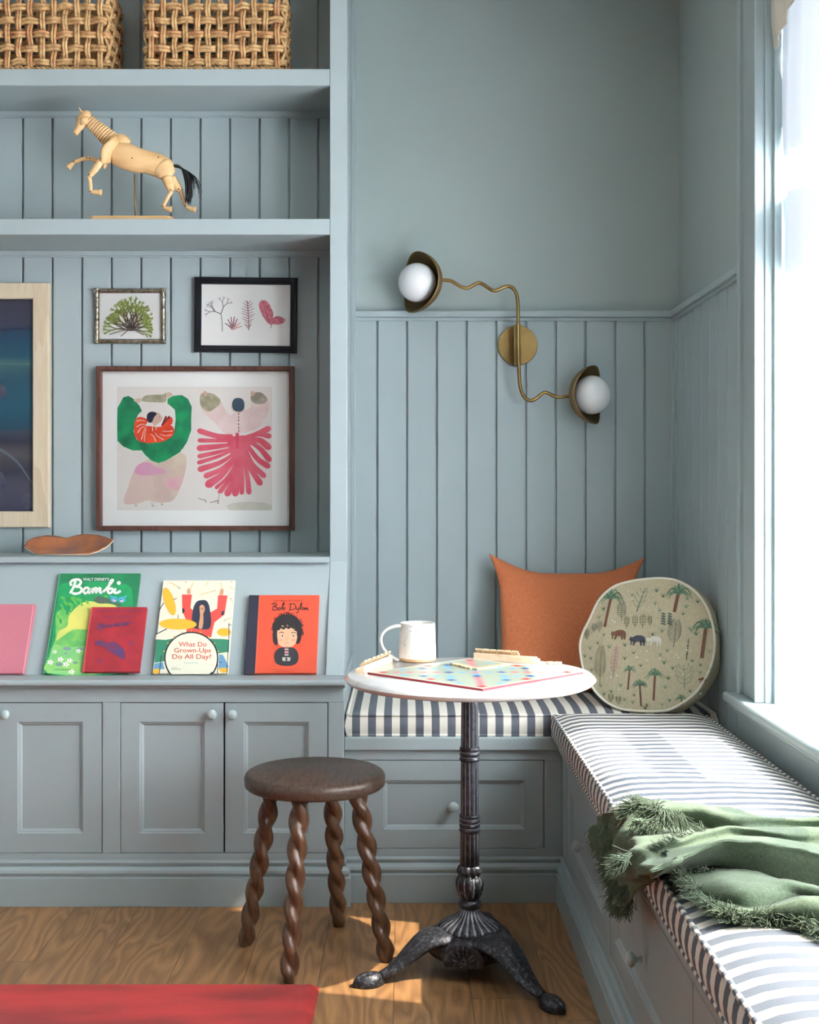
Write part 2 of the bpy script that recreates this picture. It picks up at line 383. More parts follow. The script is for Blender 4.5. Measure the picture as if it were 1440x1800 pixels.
# boards between and below the windows, bench wall
bm = new(); box(bm, XR+.004, XP+.01, YR, y0c, 0, WZ0-.03); struct('trim_4', bm, PAINT)
GLASS = mat('window_glass', (1, 1, 1, 1), .0)
_b = GLASS.node_tree.nodes; _l = GLASS.node_tree.links
_t = _b.new('ShaderNodeBsdfTransparent'); _g = _b.new('ShaderNodeBsdfGlossy'); _g.inputs['Roughness'].default_value = .02
_m = _b.new('ShaderNodeMixShader'); _m.inputs[0].default_value = .05; _l.new(_t.outputs[0], _m.inputs[1]); _l.new(_g.outputs[0], _m.inputs[2]); _l.new(_m.outputs[0], _b['Material Output'].inputs[0])
JAMB = mat('window_paint', srgb(160, 177, 180), .45)
for i, (a, b) in enumerate(WINS):
    WZ1 = TOPS.get(a, 2.82)
    root = bpy.data.objects.new('window_%d' % (i+1), None); COL.objects.link(root); root.location = (XP, (a+b)/2, WZ0); root['kind'] = 'structure'
    bm = new()                                        # casing: flat board with a back band and a bead, and jamb liners
    ca = y0c if i == 0 else b+.04
    cn = a-.06
    xf = XR-.012
    box(bm, xf+.006, XP+.02, b+.013, ca-.022, WZ0, WZ1+.1); box(bm, xf-.006, XP+.02, ca-.024, ca, WZ0, WZ1+.12)
    box(bm, xf-.002, XP+.02, b, b+.014, WZ0, WZ1+.02)
    box(bm, xf+.006, XP+.02, cn+.0, a-.013, WZ0, WZ1+.1); box(bm, xf-.002, XP+.02, a-.014, a, WZ0, WZ1+.02)
    box(bm, xf+.006, XP+.02, a, b, WZ1, WZ1+.1)
    link('window_casing', bm, PAINT, root, bevel=.003)
    bm = new()
    for yy, sg in ((b, 1), (a, -1)):
        box(bm, XP-.01, XP+.238, min(yy+.02*sg, yy-.006*sg), max(yy+.02*sg, yy-.006*sg), WZ0, WZ1-.001)
        box(bm, XP+.01, XP+.03, min(yy-.006*sg, yy-.02*sg), max(yy-.006*sg, yy-.02*sg), WZ0, WZ1-.002)
    box(bm, XP-.01, XP+.238, a, b, WZ1-.001, WZ1+.02)
    link('jamb', bm, JAMB, root, bevel=.002)
    bm = new(); xs = XP+.12
    for z0, z1, xo in ((WZ0, 1.25, 0), (1.21, WZ1, .035)):
        box(bm, xs+xo, xs+xo+.033, a, a+.04, z0, z1); box(bm, xs+xo, xs+xo+.033, b-.04, b, z0, z1)
        box(bm, xs+xo, xs+xo+.033, a+.04, b-.04, z0, z0+.05); box(bm, xs+xo, xs+xo+.033, a+.04, b-.04, z1-.04, z1)
    link('sash', bm, JAMB, root, bevel=.002)
    bm = new(); box(bm, xs+.014, xs+.018, a+.04, b-.04, WZ0+.05, 1.21); box(bm, xs+.05, xs+.054, a+.04, b-.04, 1.26, WZ1-.04)
    link('glass_pane', bm, GLASS, root)
# stool and apron: one long sill under the windows
bm = new()
y1 = 3.475; yn = -2.5
X0 = .874
extrude_poly(bm, [(X0+.006, yn, WZ0), (X0, yn, WZ0-.006), (X0, yn, WZ0-.02), (X0+.006, yn, WZ0-.026), (XP+.14, yn, WZ0-.026), (XP+.14, yn, WZ0)], (0, y1-yn, 0))
struct('trim_5', bm, PAINT, bevel=.002)
bm = new()
zz = WZ0-.026
extrude_poly(bm, [(XP, yn, zz), (X0+.012, yn, zz), (X0+.012, yn, zz-.008), (X0+.02, yn, zz-.012), (X0+.026, yn, zz-.022), (X0+.03, yn, zz-.022), (X0+.03, yn, zz-.028),
    (X0+.037, yn, zz-.03), (X0+.037, yn, SEAT), (XP, yn, SEAT)], (0, y1-.025-yn, 0))
struct('trim_6', bm, PAINT, bevel=.0015)
# unseen eave outside the windows, plus beam and block added to band sunlight
bm = new(); box(bm, XP+.24, XP+.8, -1, 5.4, 3.13, 3.25); box(bm, XP+.76, XP+.8, -1, 2.82, 3.0, 3.14); struct('roof_and_sun_block', bm, WHITE)  # second box is added to keep a sun stripe off the rug
bm = new(); box(bm, XP+.76, XP+.8, -1, 5.4, 2.74, 3.02); struct('sun_block_beam', bm, WHITE)
# ---------------------------------------------------------------- sheer curtains
def sheer_mat(shade_bands):
    m = bpy.data.materials.new('white_sheer'); m.use_nodes = True; N = m.node_tree.nodes; L = m.node_tree.links
    N.remove(N['Principled BSDF']); out = N['Material Output']
    tr = N.new('ShaderNodeBsdfTransparent'); tl = N.new('ShaderNodeBsdfTranslucent'); df = N.new('ShaderNodeBsdfDiffuse')
    tl.inputs[0].default_value = (.9, .92, .96, 1); df.inputs[0].default_value = (.9, .91, .93, 1)
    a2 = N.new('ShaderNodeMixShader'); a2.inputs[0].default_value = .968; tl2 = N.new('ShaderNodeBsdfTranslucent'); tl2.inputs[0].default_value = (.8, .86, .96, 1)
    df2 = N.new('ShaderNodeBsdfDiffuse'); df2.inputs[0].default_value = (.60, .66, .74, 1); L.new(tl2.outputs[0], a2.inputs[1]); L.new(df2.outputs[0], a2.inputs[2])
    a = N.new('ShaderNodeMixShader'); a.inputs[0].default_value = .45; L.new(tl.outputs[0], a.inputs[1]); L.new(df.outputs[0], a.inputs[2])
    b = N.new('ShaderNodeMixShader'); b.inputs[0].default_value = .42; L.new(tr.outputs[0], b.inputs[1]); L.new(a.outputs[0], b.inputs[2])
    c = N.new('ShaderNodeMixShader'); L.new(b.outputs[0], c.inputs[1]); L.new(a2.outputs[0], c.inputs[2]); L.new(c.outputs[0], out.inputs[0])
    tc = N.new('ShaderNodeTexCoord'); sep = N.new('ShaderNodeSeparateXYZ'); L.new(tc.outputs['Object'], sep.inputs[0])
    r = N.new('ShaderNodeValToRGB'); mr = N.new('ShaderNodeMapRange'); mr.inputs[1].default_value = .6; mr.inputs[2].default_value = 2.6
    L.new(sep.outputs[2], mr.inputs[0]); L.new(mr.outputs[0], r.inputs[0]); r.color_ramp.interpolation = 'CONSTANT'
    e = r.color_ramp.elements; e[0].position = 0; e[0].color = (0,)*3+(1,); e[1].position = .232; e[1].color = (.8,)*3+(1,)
    for p, v in ((.262, 0), (.575, 1), (.678, .0), (.73, 1)):  # greyer, denser bands put the shade of eave and rails into the cloth
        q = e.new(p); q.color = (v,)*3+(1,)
    if shade_bands: L.new(r.outputs[0], c.inputs[0])
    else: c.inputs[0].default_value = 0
    return m
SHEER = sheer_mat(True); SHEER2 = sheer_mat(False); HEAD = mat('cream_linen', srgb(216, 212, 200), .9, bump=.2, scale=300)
for i, (a, b) in enumerate(WINS):
    WZ1 = TOPS.get(a, 2.82)
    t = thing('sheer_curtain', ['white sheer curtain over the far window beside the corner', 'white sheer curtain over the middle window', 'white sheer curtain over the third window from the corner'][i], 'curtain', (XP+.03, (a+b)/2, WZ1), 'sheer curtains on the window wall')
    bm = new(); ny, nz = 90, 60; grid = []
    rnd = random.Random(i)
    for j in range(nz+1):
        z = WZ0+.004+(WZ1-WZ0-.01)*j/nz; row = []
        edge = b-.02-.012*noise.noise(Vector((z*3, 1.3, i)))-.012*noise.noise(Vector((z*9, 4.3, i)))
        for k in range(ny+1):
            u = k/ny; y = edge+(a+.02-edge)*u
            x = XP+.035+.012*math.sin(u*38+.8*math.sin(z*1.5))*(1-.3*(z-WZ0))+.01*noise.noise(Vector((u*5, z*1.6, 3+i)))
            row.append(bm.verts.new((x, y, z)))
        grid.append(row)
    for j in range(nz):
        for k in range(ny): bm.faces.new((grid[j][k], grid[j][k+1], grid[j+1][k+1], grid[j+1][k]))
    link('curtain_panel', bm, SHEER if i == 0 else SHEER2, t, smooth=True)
    bm = new()                                        # swagged heading of thicker linen
    pts = []
    for k in range(31):
        u = k/30; y = b-.015+(a-b+.03)*u
        sag = .16*abs(2*u-1)**2.2+.05+.05*math.sin(u*7)
        pts.append((y, sag))
    gr = []
    for j in range(9):
        gr.append([bm.verts.new((XP+.014-.008*math.sin(j/8*PI)+.006*math.sin(k*1.9), y, WZ1-(s)*j/8)) for k, (y, s) in enumerate(pts)])
    for j in range(8):
        for k in range(30): bm.faces.new((gr[j][k], gr[j][k+1], gr[j+1][k+1], gr[j+1][k]))
    o = link('curtain_heading', bm, HEAD, t, smooth=True); md = o.modifiers.new('s', 'SOLIDIFY'); md.thickness = .004
# ---------------------------------------------------------------- built-in bookcase above
def zs(py, s): return H-(py-VY)/s
def xs_(px, s): return (px-VX)/s
XU1 = -.181; XU0 = xs_(580.5, SU)         # right stile of the unit
ZL = .657                                   # display ledge top
DL0, DP0, DP1 = 3.645, 3.75, 3.95           # ledge nose, foot and head of the sloped panel
ZP1 = zs(989, F/DP1)
bc = thing('built_in_bookcase', 'blue grey painted built-in bookcase with open shelves above a sloped book display', 'bookcase', (-1.1, DU, ZL))
bm = new(); extrude_poly(bm, [(XU0, DN+.02, ZL), (XU0, DP0-.012, ZL), (XU0, DU-.012, ZP1+.004), (XU0, DU-.012, ZC-.02), (XU0, DN+.02, ZC-.02)], (XU1-XU0, 0, 0))
box(bm, XU1-.004, XU1+.012, DW-.022, DW+.02, SEAT, ZC-.02)
link('side_panel', bm, PAINT, bc, bevel=.002)
XB0 = -1.9
for y0, y1_, nm in ((121, 150.5, 0), (384.5, 412.5, 1)):
    bm = new(); box(bm, XB0, XU0, DU-.01, DN+.01, zs(y1_, F/(DU-.01)), zs(y0, F/(DU-.01))); link('shelf', bm, PAINT, bc, bevel=.002)
bm = new(); boards_x(bm, XB0, XU0, DN, ZP1-.05, ZC-.05, (664-VX)/SN, 52/SN); link('back_panel', bm, PAINT, bc, bevel=.0016)
for zt in (zs(150.5, F/(DU-.01)), zs(412.5, F/(DU-.01))):
    bm = new(); box(bm, XB0, XU0, DN-.012, DN+.002, zt-.017, zt); box(bm, XB0, XU0, DN-.006, DN+.002, zt-.021, zt-.016); link('shelf_molding', bm, PAINT, bc, bevel=.0015)
bm = new(); box(bm, XB0, XU0, DP1-.022, DN+.01, ZP1-.0, ZP1+.019); link('display_cap', bm, PAINT, bc, bevel=.003)
bm = new(); extrude_poly(bm, [(XB0, DP0, ZL-.01), (XB0, DP1, ZP1), (XB0, DP1+.02, ZP1), (XB0, DP1+.02, ZL-.01)], (XU0-XB0, 0, 0)); link('display_panel', bm, PAINT, bc)
bm = new(); extrude_poly(bm, [(XB0, DN+.02, ZL), (XB0, DL0+.004, ZL), (XB0, DL0-.004, ZL-.005), (XB0, DL0-.004, ZL-.014), (XB0, DL0+.004, ZL-.019), (XB0, DC-.012, ZL-.02), (XB0, DC-.012, ZL-.026), (XB0, DN+.02, ZL-.026)], (XU1+.008-XB0, 0, 0))
link('display_ledge', bm, PAINT, bc, bevel=.002)
box(bm := new(), XB0, XB0+.03, DP0, DN, ZP1, ZC-.02); link('side_panel', bm, PAINT, bc, bevel=.002)
# ---------------------------------------------------------------- base cabinets
XC1 = -.178
cb = thing('base_cabinet', 'blue grey painted base cabinet with recessed panel doors under the bookcase', 'cabinet', (-1.1, DC, 0))
doors = [(-3, 180), (211.4, 394), (394.6, 577)]
zt, zb = zs(1234.7, SCB), zs(1500, SCB)
def mx(px): return xs_(px, SCB)
bm = new(); TH = .02
box(bm, XB0, XC1, DC, DC+TH, zt, ZL-.026); box(bm, XB0, XC1, DC, DC+TH, .05, zb)
xsx = [XB0, mx(-217), mx(-186), mx(-3), mx(180), mx(211.4), mx(577), XC1]
box(bm, mx(577), XC1, DC, DC+TH, zb, zt); box(bm, mx(180), mx(211.4), DC, DC+TH, zb, zt); box(bm, mx(-217), mx(-186), DC, DC+TH, zb, zt) if False else None
box(bm, XB0, mx(-186), DC, DC+TH, zb, zt)
box(bm, XC1-.02, XC1-.0005, DC+TH, DW+.018, 0, ZL-.027)
box(bm, XB0, XC1-.02, DC+.035, DC+.05, .03, ZL-.03, 1)
link('cabinet_frame', bm, [PAINT, DARK], cb, bevel=.0015)
def molding(bm, along, x0, x1, yf, miter0=0, miter1=0, side=None):
    """base molding profile; yf = face it stands on; runs in x (side None) or returns in y"""
    prof = [(0, .131), (.006, .129), (.009, .124), (.006, .117), (.004, .113), (.010, .112), (.017, .104), (.019, .096), (.015, .088), (.014, .084), (.020, .083), (.020, 0), (0, 0)]
    return [(o, z) for o, z in prof]
PROF = molding(None, 0, 0, 0, 0)
def sweep(bm, path, prof, closed=False):
    """vertical profile (offset, z) swept along 2D path; offset points to the left of travel, mitred"""
    rows = []; n = len(path)
    for i, (x, y) in enumerate(path):
        if i == 0: d = Vector((path[1][0]-x, path[1][1]-y)).normalized(); nn = Vector((-d.y, d.x)); k = 1
        elif i == n-1: d = Vector((x-path[-2][0], y-path[-2][1])).normalized(); nn = Vector((-d.y, d.x)); k = 1
        else:
            d0 = Vector((x-path[i-1][0], y-path[i-1][1])).normalized(); d1 = Vector((path[i+1][0]-x, path[i+1][1]-y)).normalized()
            n0 = Vector((-d0.y, d0.x)); n1 = Vector((-d1.y, d1.x)); nn = (n0+n1).normalized(); k = 1/max(nn.dot(n0), .2)
        rows.append([bm.verts.new((x+nn.x*o*k, y+nn.y*o*k, z)) for o, z in prof])
    m = len(prof)
    for i in range(n-1):
        for j in range(m): bm.faces.new((rows[i][j], rows[i][(j+1) % m], rows[i+1][(j+1) % m], rows[i+1][j]))
    bm.faces.new(rows[0]); bm.faces.new(rows[-1][::-1])
bm = new(); sweep(bm, [(XC1, DB+.02), (XC1, DC), (XB0, DC)], [(o, z) for o, z in PROF]); link('plinth', bm, PAINT, cb, bevel=.001)
def knob(parent, loc, d=(0, -1, 0), r=.0145, m=None):
    bm = new(); M = Vector(d).to_track_quat('Z', 'Y').to_matrix()
    lathe(bm, [(.008, 0), (.0085, .003), (.006, .006), (.0055, .011), (r*.75, .015), (r, .020), (r*1.0, .024), (r*.85, .0285), (r*.5, .031), (.0005, .032)], loc, 20, M)
    return link('knob', bm, m or KNOB, parent, smooth=True)
def panel_front(bm, a0, a1, z0, z1, p0, p1, q0, q1, fn, depth=.018, rec=.009, bw=.012):
    """framed front: outer rect (a0..a1, z0..z1), panel opening (p0..p1, q0..q1); fn(a, out, z) -> point; out<0 goes in"""
    def ring(x0, x1, y0, y1, o): return [bm.verts.new(fn(*t)) for t in ((x0, o, y0), (x1, o, y0), (x1, o, y1), (x0, o, y1))]
    A = ring(a0, a1, z0, z1, -depth); B = ring(a0, a1, z0, z1, 0); C = ring(p0, p1, q0, q1, 0)
    C2 = ring(p0+.002, p1-.002, q0+.002, q1-.002, -.003); D1 = ring(p0+bw*.55, p1-bw*.55, q0+bw*.55, q1-bw*.55, -.0045); D = ring(p0+bw, p1-bw, q0+bw, q1-bw, -rec)
    for R, S in ((A, B), (B, C), (C, C2), (C2, D1), (D1, D)):
        for i in range(4): bm.faces.new((R[i], R[(i+1) % 4], S[(i+1) % 4], S[i]))
    bm.faces.new(D); bm.faces.new(A[::-1])
g = .0022
for i, (d0, d1) in enumerate(doors):
    bm = new(); a0, a1 = mx(d0)+g, mx(d1)-g
    panel_front(bm, a0, a1, zb+g, zt-g, mx(d0+33.6), mx(d1-34.5), zs(1465, SCB), zs(1269, SCB), lambda a, o, z: (a, DC+.001-o, z))
    dr = link('door', bm, PAINT, cb)
    knob(dr, (mx((12, 374.6, 410)[i]), DC+.001, zs(1254, SCB)))
bm = new(); a0, a1 = mx(-186)+g, mx(-3.6)-g
panel_front(bm, a0, a1, zb+g, zt-g, a0+.055, a1-.055, zs(1465, SCB), zs(1269, SCB), lambda a, o, z: (a, DC+.001-o, z)); link('door', bm, PAINT, cb)
# ---------------------------------------------------------------- storage benches
XBF = .462                                    # face of the right-hand bench
nb = thing('storage_bench', 'short blue grey built-in bench with one wide drawer against the back wall', 'bench', (.15, DB, 0))
def mb_(px): return xs_(px, SB)
dz1, dz0 = zs(1336, SB), zs(1492, SB); dxa, dxb = mb_(638), mb_(957)
bm = new()
box(bm, XC1, XBF, DB, DB+TH, dz1, SEAT-.038); box(bm, XC1, XBF, DB, DB+TH, .05, dz0)
box(bm, XC1, dxa, DB, DB+TH, dz0, dz1); box(bm, dxb, XBF, DB, DB+TH, dz0, dz1); box(bm, XC1, XBF, DB+.035, DB+.05, .03, SEAT-.04, 1)
link('bench_frame', bm, [PAINT, DARK], nb, bevel=.0015)
bm = new(); box(bm, XC1, XP-.005, DB-.014, DW, SEAT-.038, SEAT); link('seat_board', bm, PAINT, nb, bevel=.003)
bm = new(); sweep(bm, [(XBF, DB), (XC1+.001, DB)], PROF); link('plinth', bm, PAINT, nb, bevel=.001)
bm = new(); panel_front(bm, dxa+g, dxb-g, dz0+g, dz1-g, mb_(674), mb_(922), zs(1458, SB), zs(1372, SB), lambda a, o, z: (a, DB+.001-o, z)); dr = link('drawer', bm, PAINT, nb)
knob(dr, (mb_(797), DB+.001, zs(1416, SB)), r=.0155)
rb = thing('storage_bench', 'long blue grey built-in bench with drawers running along the window wall', 'bench', (XBF, 2.3, 0))
YB0 = .85
bm = new(); span = [(2.905, 3.60), (2.09, 2.845), (1.28, 2.03)]
box(bm, XBF, XBF+TH, YB0, DB, dz1, SEAT-.038); box(bm, XBF, XBF+TH, YB0, DB, .05, dz0)
edges = [YB0]+[v for a, b in sorted(span) for v in (a, b)]+[DB]
for i in range(0, len(edges), 2): box(bm, XBF, XBF+TH, edges[i], edges[i+1], dz0, dz1)
box(bm, XBF+.035, XBF+.05, YB0+.03, DB-.02, .03, SEAT-.04, 1); box(bm, XBF, XP-.02, YB0, YB0+.02, .0, SEAT-.038)
link('bench_frame', bm, [PAINT, DARK], rb, bevel=.0015)
bm = new(); box(bm, XBF-.014, XP-.005, YB0-.01, DB-.015, SEAT-.038, SEAT); link('seat_board', bm, PAINT, rb, bevel=.003)
bm = new(); sweep(bm, [(XBF, YB0), (XBF, DB)], PROF); link('plinth', bm, PAINT, rb, bevel=.001)
for a, b in span:
    bm = new(); panel_front(bm, a+g, b-g, dz0+g, dz1-g, a+.06, b-.06, zs(1458, SB), zs(1372, SB), lambda a_, o, z: (XBF+.001-o, a_, z)); dr = link('drawer', bm, PAINT, rb)
    knob(dr, (XBF+.001, (a+b)/2, .287), (-1, 0, 0), r=.0155)
# ---------------------------------------------------------------- striped seat cushions
def cushion(name, label, x0, x1, y0, y1, z0, z1, m, crown, mp, group='striped seat cushions'):
    t = thing(name, label, 'cushion', ((x0+x1)/2, (y0+y1)/2, z0), group)
    bm = new(); nx = max(12, int((x1-x0)/.03)); ny = max(12, int((y1-y0)/.03))
    def prof(u):   # 0 at edge .. 1 inside
        return 1-(1-min(u, 1))**2.4
    top = []; bot = []
    for j in range(ny+1):
        # denser near the edges
        v = j/ny; yy = y0+(y1-y0)*(v if ny < 3 else .5-.5*math.cos(PI*v)*(.15)-(.5-v)*.85)
        ra = []; rb_ = []
        for i in range(nx+1):
            u = i/nx; xx = x0+(x1-x0)*(.5-.5*math.cos(PI*u)*.15-(.5-u)*.85)
            e = min(xx-x0, x1-xx, yy-y0, y1-yy); k = prof(max(e, 0)/.09)
            wob = .004*noise.noise(Vector((xx*4, yy*4, 1)))+.0015*noise.noise(Vector((xx*14, yy*9, 5)))
            ra.append(bm.verts.new((xx, yy, z1+crown*k+wob*k))); rb_.append(bm.verts.new((xx, yy, z0)))
        top.append(ra); bot.append(rb_)
    for j in range(ny):
        for i in range(nx):
            bm.faces.new((top[j][i], top[j][i+1], top[j+1][i+1], top[j+1][i])); bm.faces.new((bot[j][i], bot[j+1][i], bot[j+1][i+1], bot[j][i+1]))
    # boxed border with a slight belly
    rim = [(j, 0) for j in range(ny)]+[(ny, i) for i in range(nx)]+[(j, nx) for j in range(ny, 0, -1)]+[(0, i) for i in range(nx, 0, -1)]
    cx, cy = (x0+x1)/2, (y0+y1)/2
    mids = []
    for lv in (.75, .5, .25):
        row = []
        for j, i in rim:
            a, b = top[j][i].co, bot[j][i].co; p = b.lerp(a, lv); ox = (-1 if i == 0 else 1 if i == nx else 0); oy = (-1 if j == 0 else 1 if j == ny else 0)
            bul = (.007 if lv == .5 else .005); row.append(bm.verts.new((p.x+ox*bul, p.y+oy*bul, p.z)))
        mids.append(row)
    rings = [[top[j][i] for j, i in rim]]+mids+[[bot[j][i] for j, i in rim]]
    n = len(rim)
    for A, B in zip(rings, rings[1:]):
        for k in range(n): bm.faces.new((A[k], A[(k+1) % n], B[(k+1) % n], B[k]))
    link('cushion_body', bm, m, t, smooth=True, angle=50)
    for zz in (z1, z0+.003):
        bm = new(); r = .0048; c = .012; pts = []
        base = rrect(x0, x1, y0, y1, c, 3)
        for k in range(len(base)):
            p, q = base[k], base[(k+1) % len(base)]; L_ = math.hypot(q[0]-p[0], q[1]-p[1]); mm = max(1, int(L_/.05))
            for h in range(mm): pts.append((p[0]+(q[0]-p[0])*h/mm, p[1]+(q[1]-p[1])*h/mm, zz+.0015*noise.noise(Vector((p[0]+h, p[1], zz)))))
        tube(bm, pts, r, 8, closed=True); link('piping', bm, mp, t, smooth=True)
    return t
STX = stripes('charcoal_cream_stripe_across', 0, phase=.32); STY = stripes('charcoal_cream_stripe_along', 1, phase=.1, warp=.25)
STD = stripes('charcoal_cream_stripe_piping', 1, pitch=.030, phase=.3)
ZT = .547
cushion('seat_cushion', 'charcoal and cream striped cushion on the short bench below the back wall', XC1+.008, XR-.006, DB+.006, DW-.008, SEAT, ZT-.003, STX, .010, STX)
cushion('seat_cushion', 'long charcoal and cream striped cushion on the window bench under the throw', .434, .88, .87, DB-.008, SEAT, ZT-.002, STY, .018, STD)
# ---------------------------------------------------------------- pedestal table
TX, TY, TZ, TR = .163, 3.18, .7445, .3155
IRON = mat('worn_black_cast_iron', srgb(48, 49, 54), .4, metal=.55, col2=srgb(96, 99, 108), scale=120, detail=8, lo=.3, hi=.5, bump=.5, bscale=260)
IRONB = mat('black_cast_iron', srgb(46, 47, 52), .36, metal=.5, col2=srgb(80, 82, 90), scale=70, detail=6, lo=.3, hi=.6, bump=.4, bscale=300)
IRONL = mat('rubbed_bare_iron', srgb(158, 160, 170), .42, metal=.5, var=.35, scale=90)
MARBLE = mat('white_marble', srgb(240, 239, 238), .12, col2=srgb(206, 205, 207), scale=3.5, detail=8, lo=.36, hi=.52, spec=.6, coat=.3, stretch=(1, 2.2, 1))
tb = thing('pedestal_table', 'round white marble pedestal table on a black cast iron three-footed base', 'table', (TX, TY, 0))
bm = new(); e = .024
lathe(bm, [(.001, TZ-e), (TR-.014, TZ-e), (TR-.005, TZ-e+.005), (TR, TZ-e*.5), (TR-.004, TZ-.005), (TR-.011, TZ), (.001, TZ)], (TX, TY, 0), 96, cap=False)
link('tabletop', bm, MARBLE, tb, smooth=True, angle=60)
def tz(py): return H-(py-VY)/698.
bm = new()
def flutes(n, d): return lambda i, z, th: 1-d*max(0, math.cos(n*th))**6
NF = 12
col_prof = [(.0205, TZ-e), (.0213, tz(1240)), (.0222, tz(1312)), (.0222, tz(1338)), (.0228, tz(1430)), (.0230, tz(1462)), (.0245, tz(1520))]
lathe(bm, col_prof, (TX, TY, 0), 96, mod=flutes(NF, .14), mifn=lambda i, k: 1 if (k % 8) in (0, 7) and k % 16 in (0, 15, 7, 8) else 0)
link('column', bm, [IRONB, IRONL], tb, smooth=True)
def ringp(z0, z1, r, amt, n):
    """row of n rounded bands between z0 and z1"""
    out = [(r-amt*1.2, z0)]
    for i in range(n):
        for k in range(7):
            t = (k+.5)/7; out.append((r+amt*math.sin(PI*t), z0+(z1-z0)*(i+t)/n))
    return out+[(r-amt*1.2, z1)]
for a, b, r, am, n in ((1338, 1312, .0235, .0022, 3), (1462, 1430, .0243, .0022, 4)):
    bm = new(); lathe(bm, ringp(tz(a), tz(b), r, am, n), (TX, TY, 0), 48, mifn=lambda i, k, n=n: 1 if i % 7 == 0 and 0 < i < 7*n-2 else 0); link('column_ring', bm, [IRONB, IRONL], tb, smooth=True)
bm = new(); lathe(bm, ringp(tz(1540), tz(1519), .0245, .0062, 1), (TX, TY, 0), 64, mod=lambda i, z, th: 1+.07*math.cos(10*th)); link('column_ring', bm, IRON, tb, smooth=True)
bm = new()                                             # vase with acanthus petals
zp = [(1580, .022), (1573, .027), (1563, .0315), (1553, .0335), (1546, .0325), (1540, .028), (1536, .025)]
pp = [(v.x, v.y) for v in catmull([Vector((r, tz(p), 0)) for p, r in zp], 4)]
lathe(bm, pp, (TX, TY, 0), 72, mod=lambda i, z, th: 1+.13*abs(math.cos(4*th+.3))**1.5-.06, mifn=lambda i, k: 1 if abs(math.cos(4*2*PI*(k+.5)/72+.3)) < .12 and 3 < i < 20 else 0)
link('column_vase', bm, [IRON, IRONL], tb, smooth=True)
bm = new(); lathe(bm, ringp(tz(1596), tz(1579), .0235, .0065, 1), (TX, TY, 0), 48); link('column_ring', bm, IRONB, tb, smooth=True)
bm = new()                                             # fluted bell
bell = [(.0225, tz(1593)), (.026, .148), (.033, .139), (.045, .130), (.060, .122), (.073, .114), (.0775, .107), (.0765, .100), (.070, .096)]
lathe(bm, [(v.x, v.y) for v in catmull([Vector((r, z, 0)) for r, z in bell], 3)], (TX, TY, 0), 144, mod=lambda i, z, th: 1+.035*math.cos(24*th)*min(1, i/6), mifn=lambda i, k: 1 if k % 6 in (2, 3) and i < 19 else 0)
link('fluted_bell', bm, [IRONB, IRONL], tb, smooth=True)
bm = new()                                             # hub body
lathe(bm, [(.070, .104), (.086, .102), (.099, .094), (.107, .080), (.110, .064), (.107, .050), (.098, .043), (.086, .041), (.06, .055), (.01, .07)], (TX, TY, 0), 72)
link('base_hub', bm, IRON, tb, smooth=True)
cx, cy = TX, TY
feet = [PZ(656, 1722, .012), PZ(966, 1762, .012)]
v0 = Vector((feet[0].x-cx, feet[0].y-cy)); v1 = Vector((feet[1].x-cx, feet[1].y-cy))
third = -(v0+v1).normalized()*((v0.length+v1.length)/2)
for k, d in enumerate((v0, v1, third)):
    R_ = d.length; dn = d.normalized(); t3 = Vector((dn.x, dn.y, 0)); sd_ = Vector((-dn.y, dn.x, 0))
    path = [(.045, .086), (.085, .092), (.118, .086), (.148, .066), (.178, .043), (.205, .027), (.232, .0185)]
    sc = R_/.25
    pts = catmull([Vector((cx, cy, 0))+t3*(a*sc)+Vector((0, 0, b)) for a, b in path], 5); n = len(pts)
    hw = [(.050*(1-(i/(n-1)))**1.1+.0135) for i in range(n)]; hh = [.0225*(1-.62*(i/(n-1))) for i in range(n)]
    bm = new()
    tube(bm, pts, hh, 28, r2=hw, up=(0, 0, 1), mod=lambda i, th: 1+.10*math.cos(th)*math.cos(3*math.pi*math.sin(th))*(math.cos(th) > -.2))
    leg = link('leg', bm, IRON, tb, smooth=True)
    bm = new()                                         # paw with four toes
    c = Vector((cx, cy, 0))+t3*(R_+.006)
    rows = []
    for i in range(13):
        u = i/12; x = -.036+.078*u; env = math.sqrt(max(1-((u-.5)/.5)**2, 0.02)); row = []
        for j in range(21):
            v = -1+j/10; toe = (.5+.5*math.cos(v*4*PI))
            f_ = max(0, min(1, (u-.35)/.4)); wd = .0235*env**.7*(.72+.4*math.sin(u*PI*.9)); hh_ = .031*env**.75*(1-.15*u)*(1-v*v)**.42*(1-.20*(1-toe)*f_)
            row.append(bm.verts.new(c+t3*(x+.006*f_*(1-v*v))+sd_*(v*wd)+Vector((0, 0, .0035+hh_))))
        rows.append(row)
    for a_, b_ in zip(rows, rows[1:]):
        for j in range(20): bm.faces.new((a_[j], a_[j+1], b_[j+1], b_[j]))
    lower = [[bm.verts.new(Vector((v_.co.x, v_.co.y, .0008))) for v_ in r] for r in rows]
    for a_, b_ in zip(lower, lower[1:]):
        for j in range(20): bm.faces.new((a_[j], b_[j], b_[j+1], a_[j+1]))
    rim = lambda G: G[0]+[r[-1] for r in G[1:-1]]+G[-1][::-1]+[r[0] for r in G[-2:0:-1]]
    A, B = rim(rows), rim(lower)
    for i in range(len(A)): bm.faces.new((A[i], A[(i+1) % len(A)], B[(i+1) % len(A)], B[i]))
    link('paw_foot', bm, IRON, leg, smooth=True)
bm = new()                                             # palmette on the apron between the front legs
md_ = (v0+v1).normalized(); n3 = Vector((md_.x, md_.y, 0)); s3 = Vector((-md_.y, md_.x, 0)); c = Vector((cx, cy, .050))+n3*.1085
bmp = [c+s3*x+Vector((0, 0, z)) for x, z in ((-.045, -.008), (-.052, .012), (-.034, .04), (0, .046), (.034, .04), (.052, .012), (.045, -.008))]
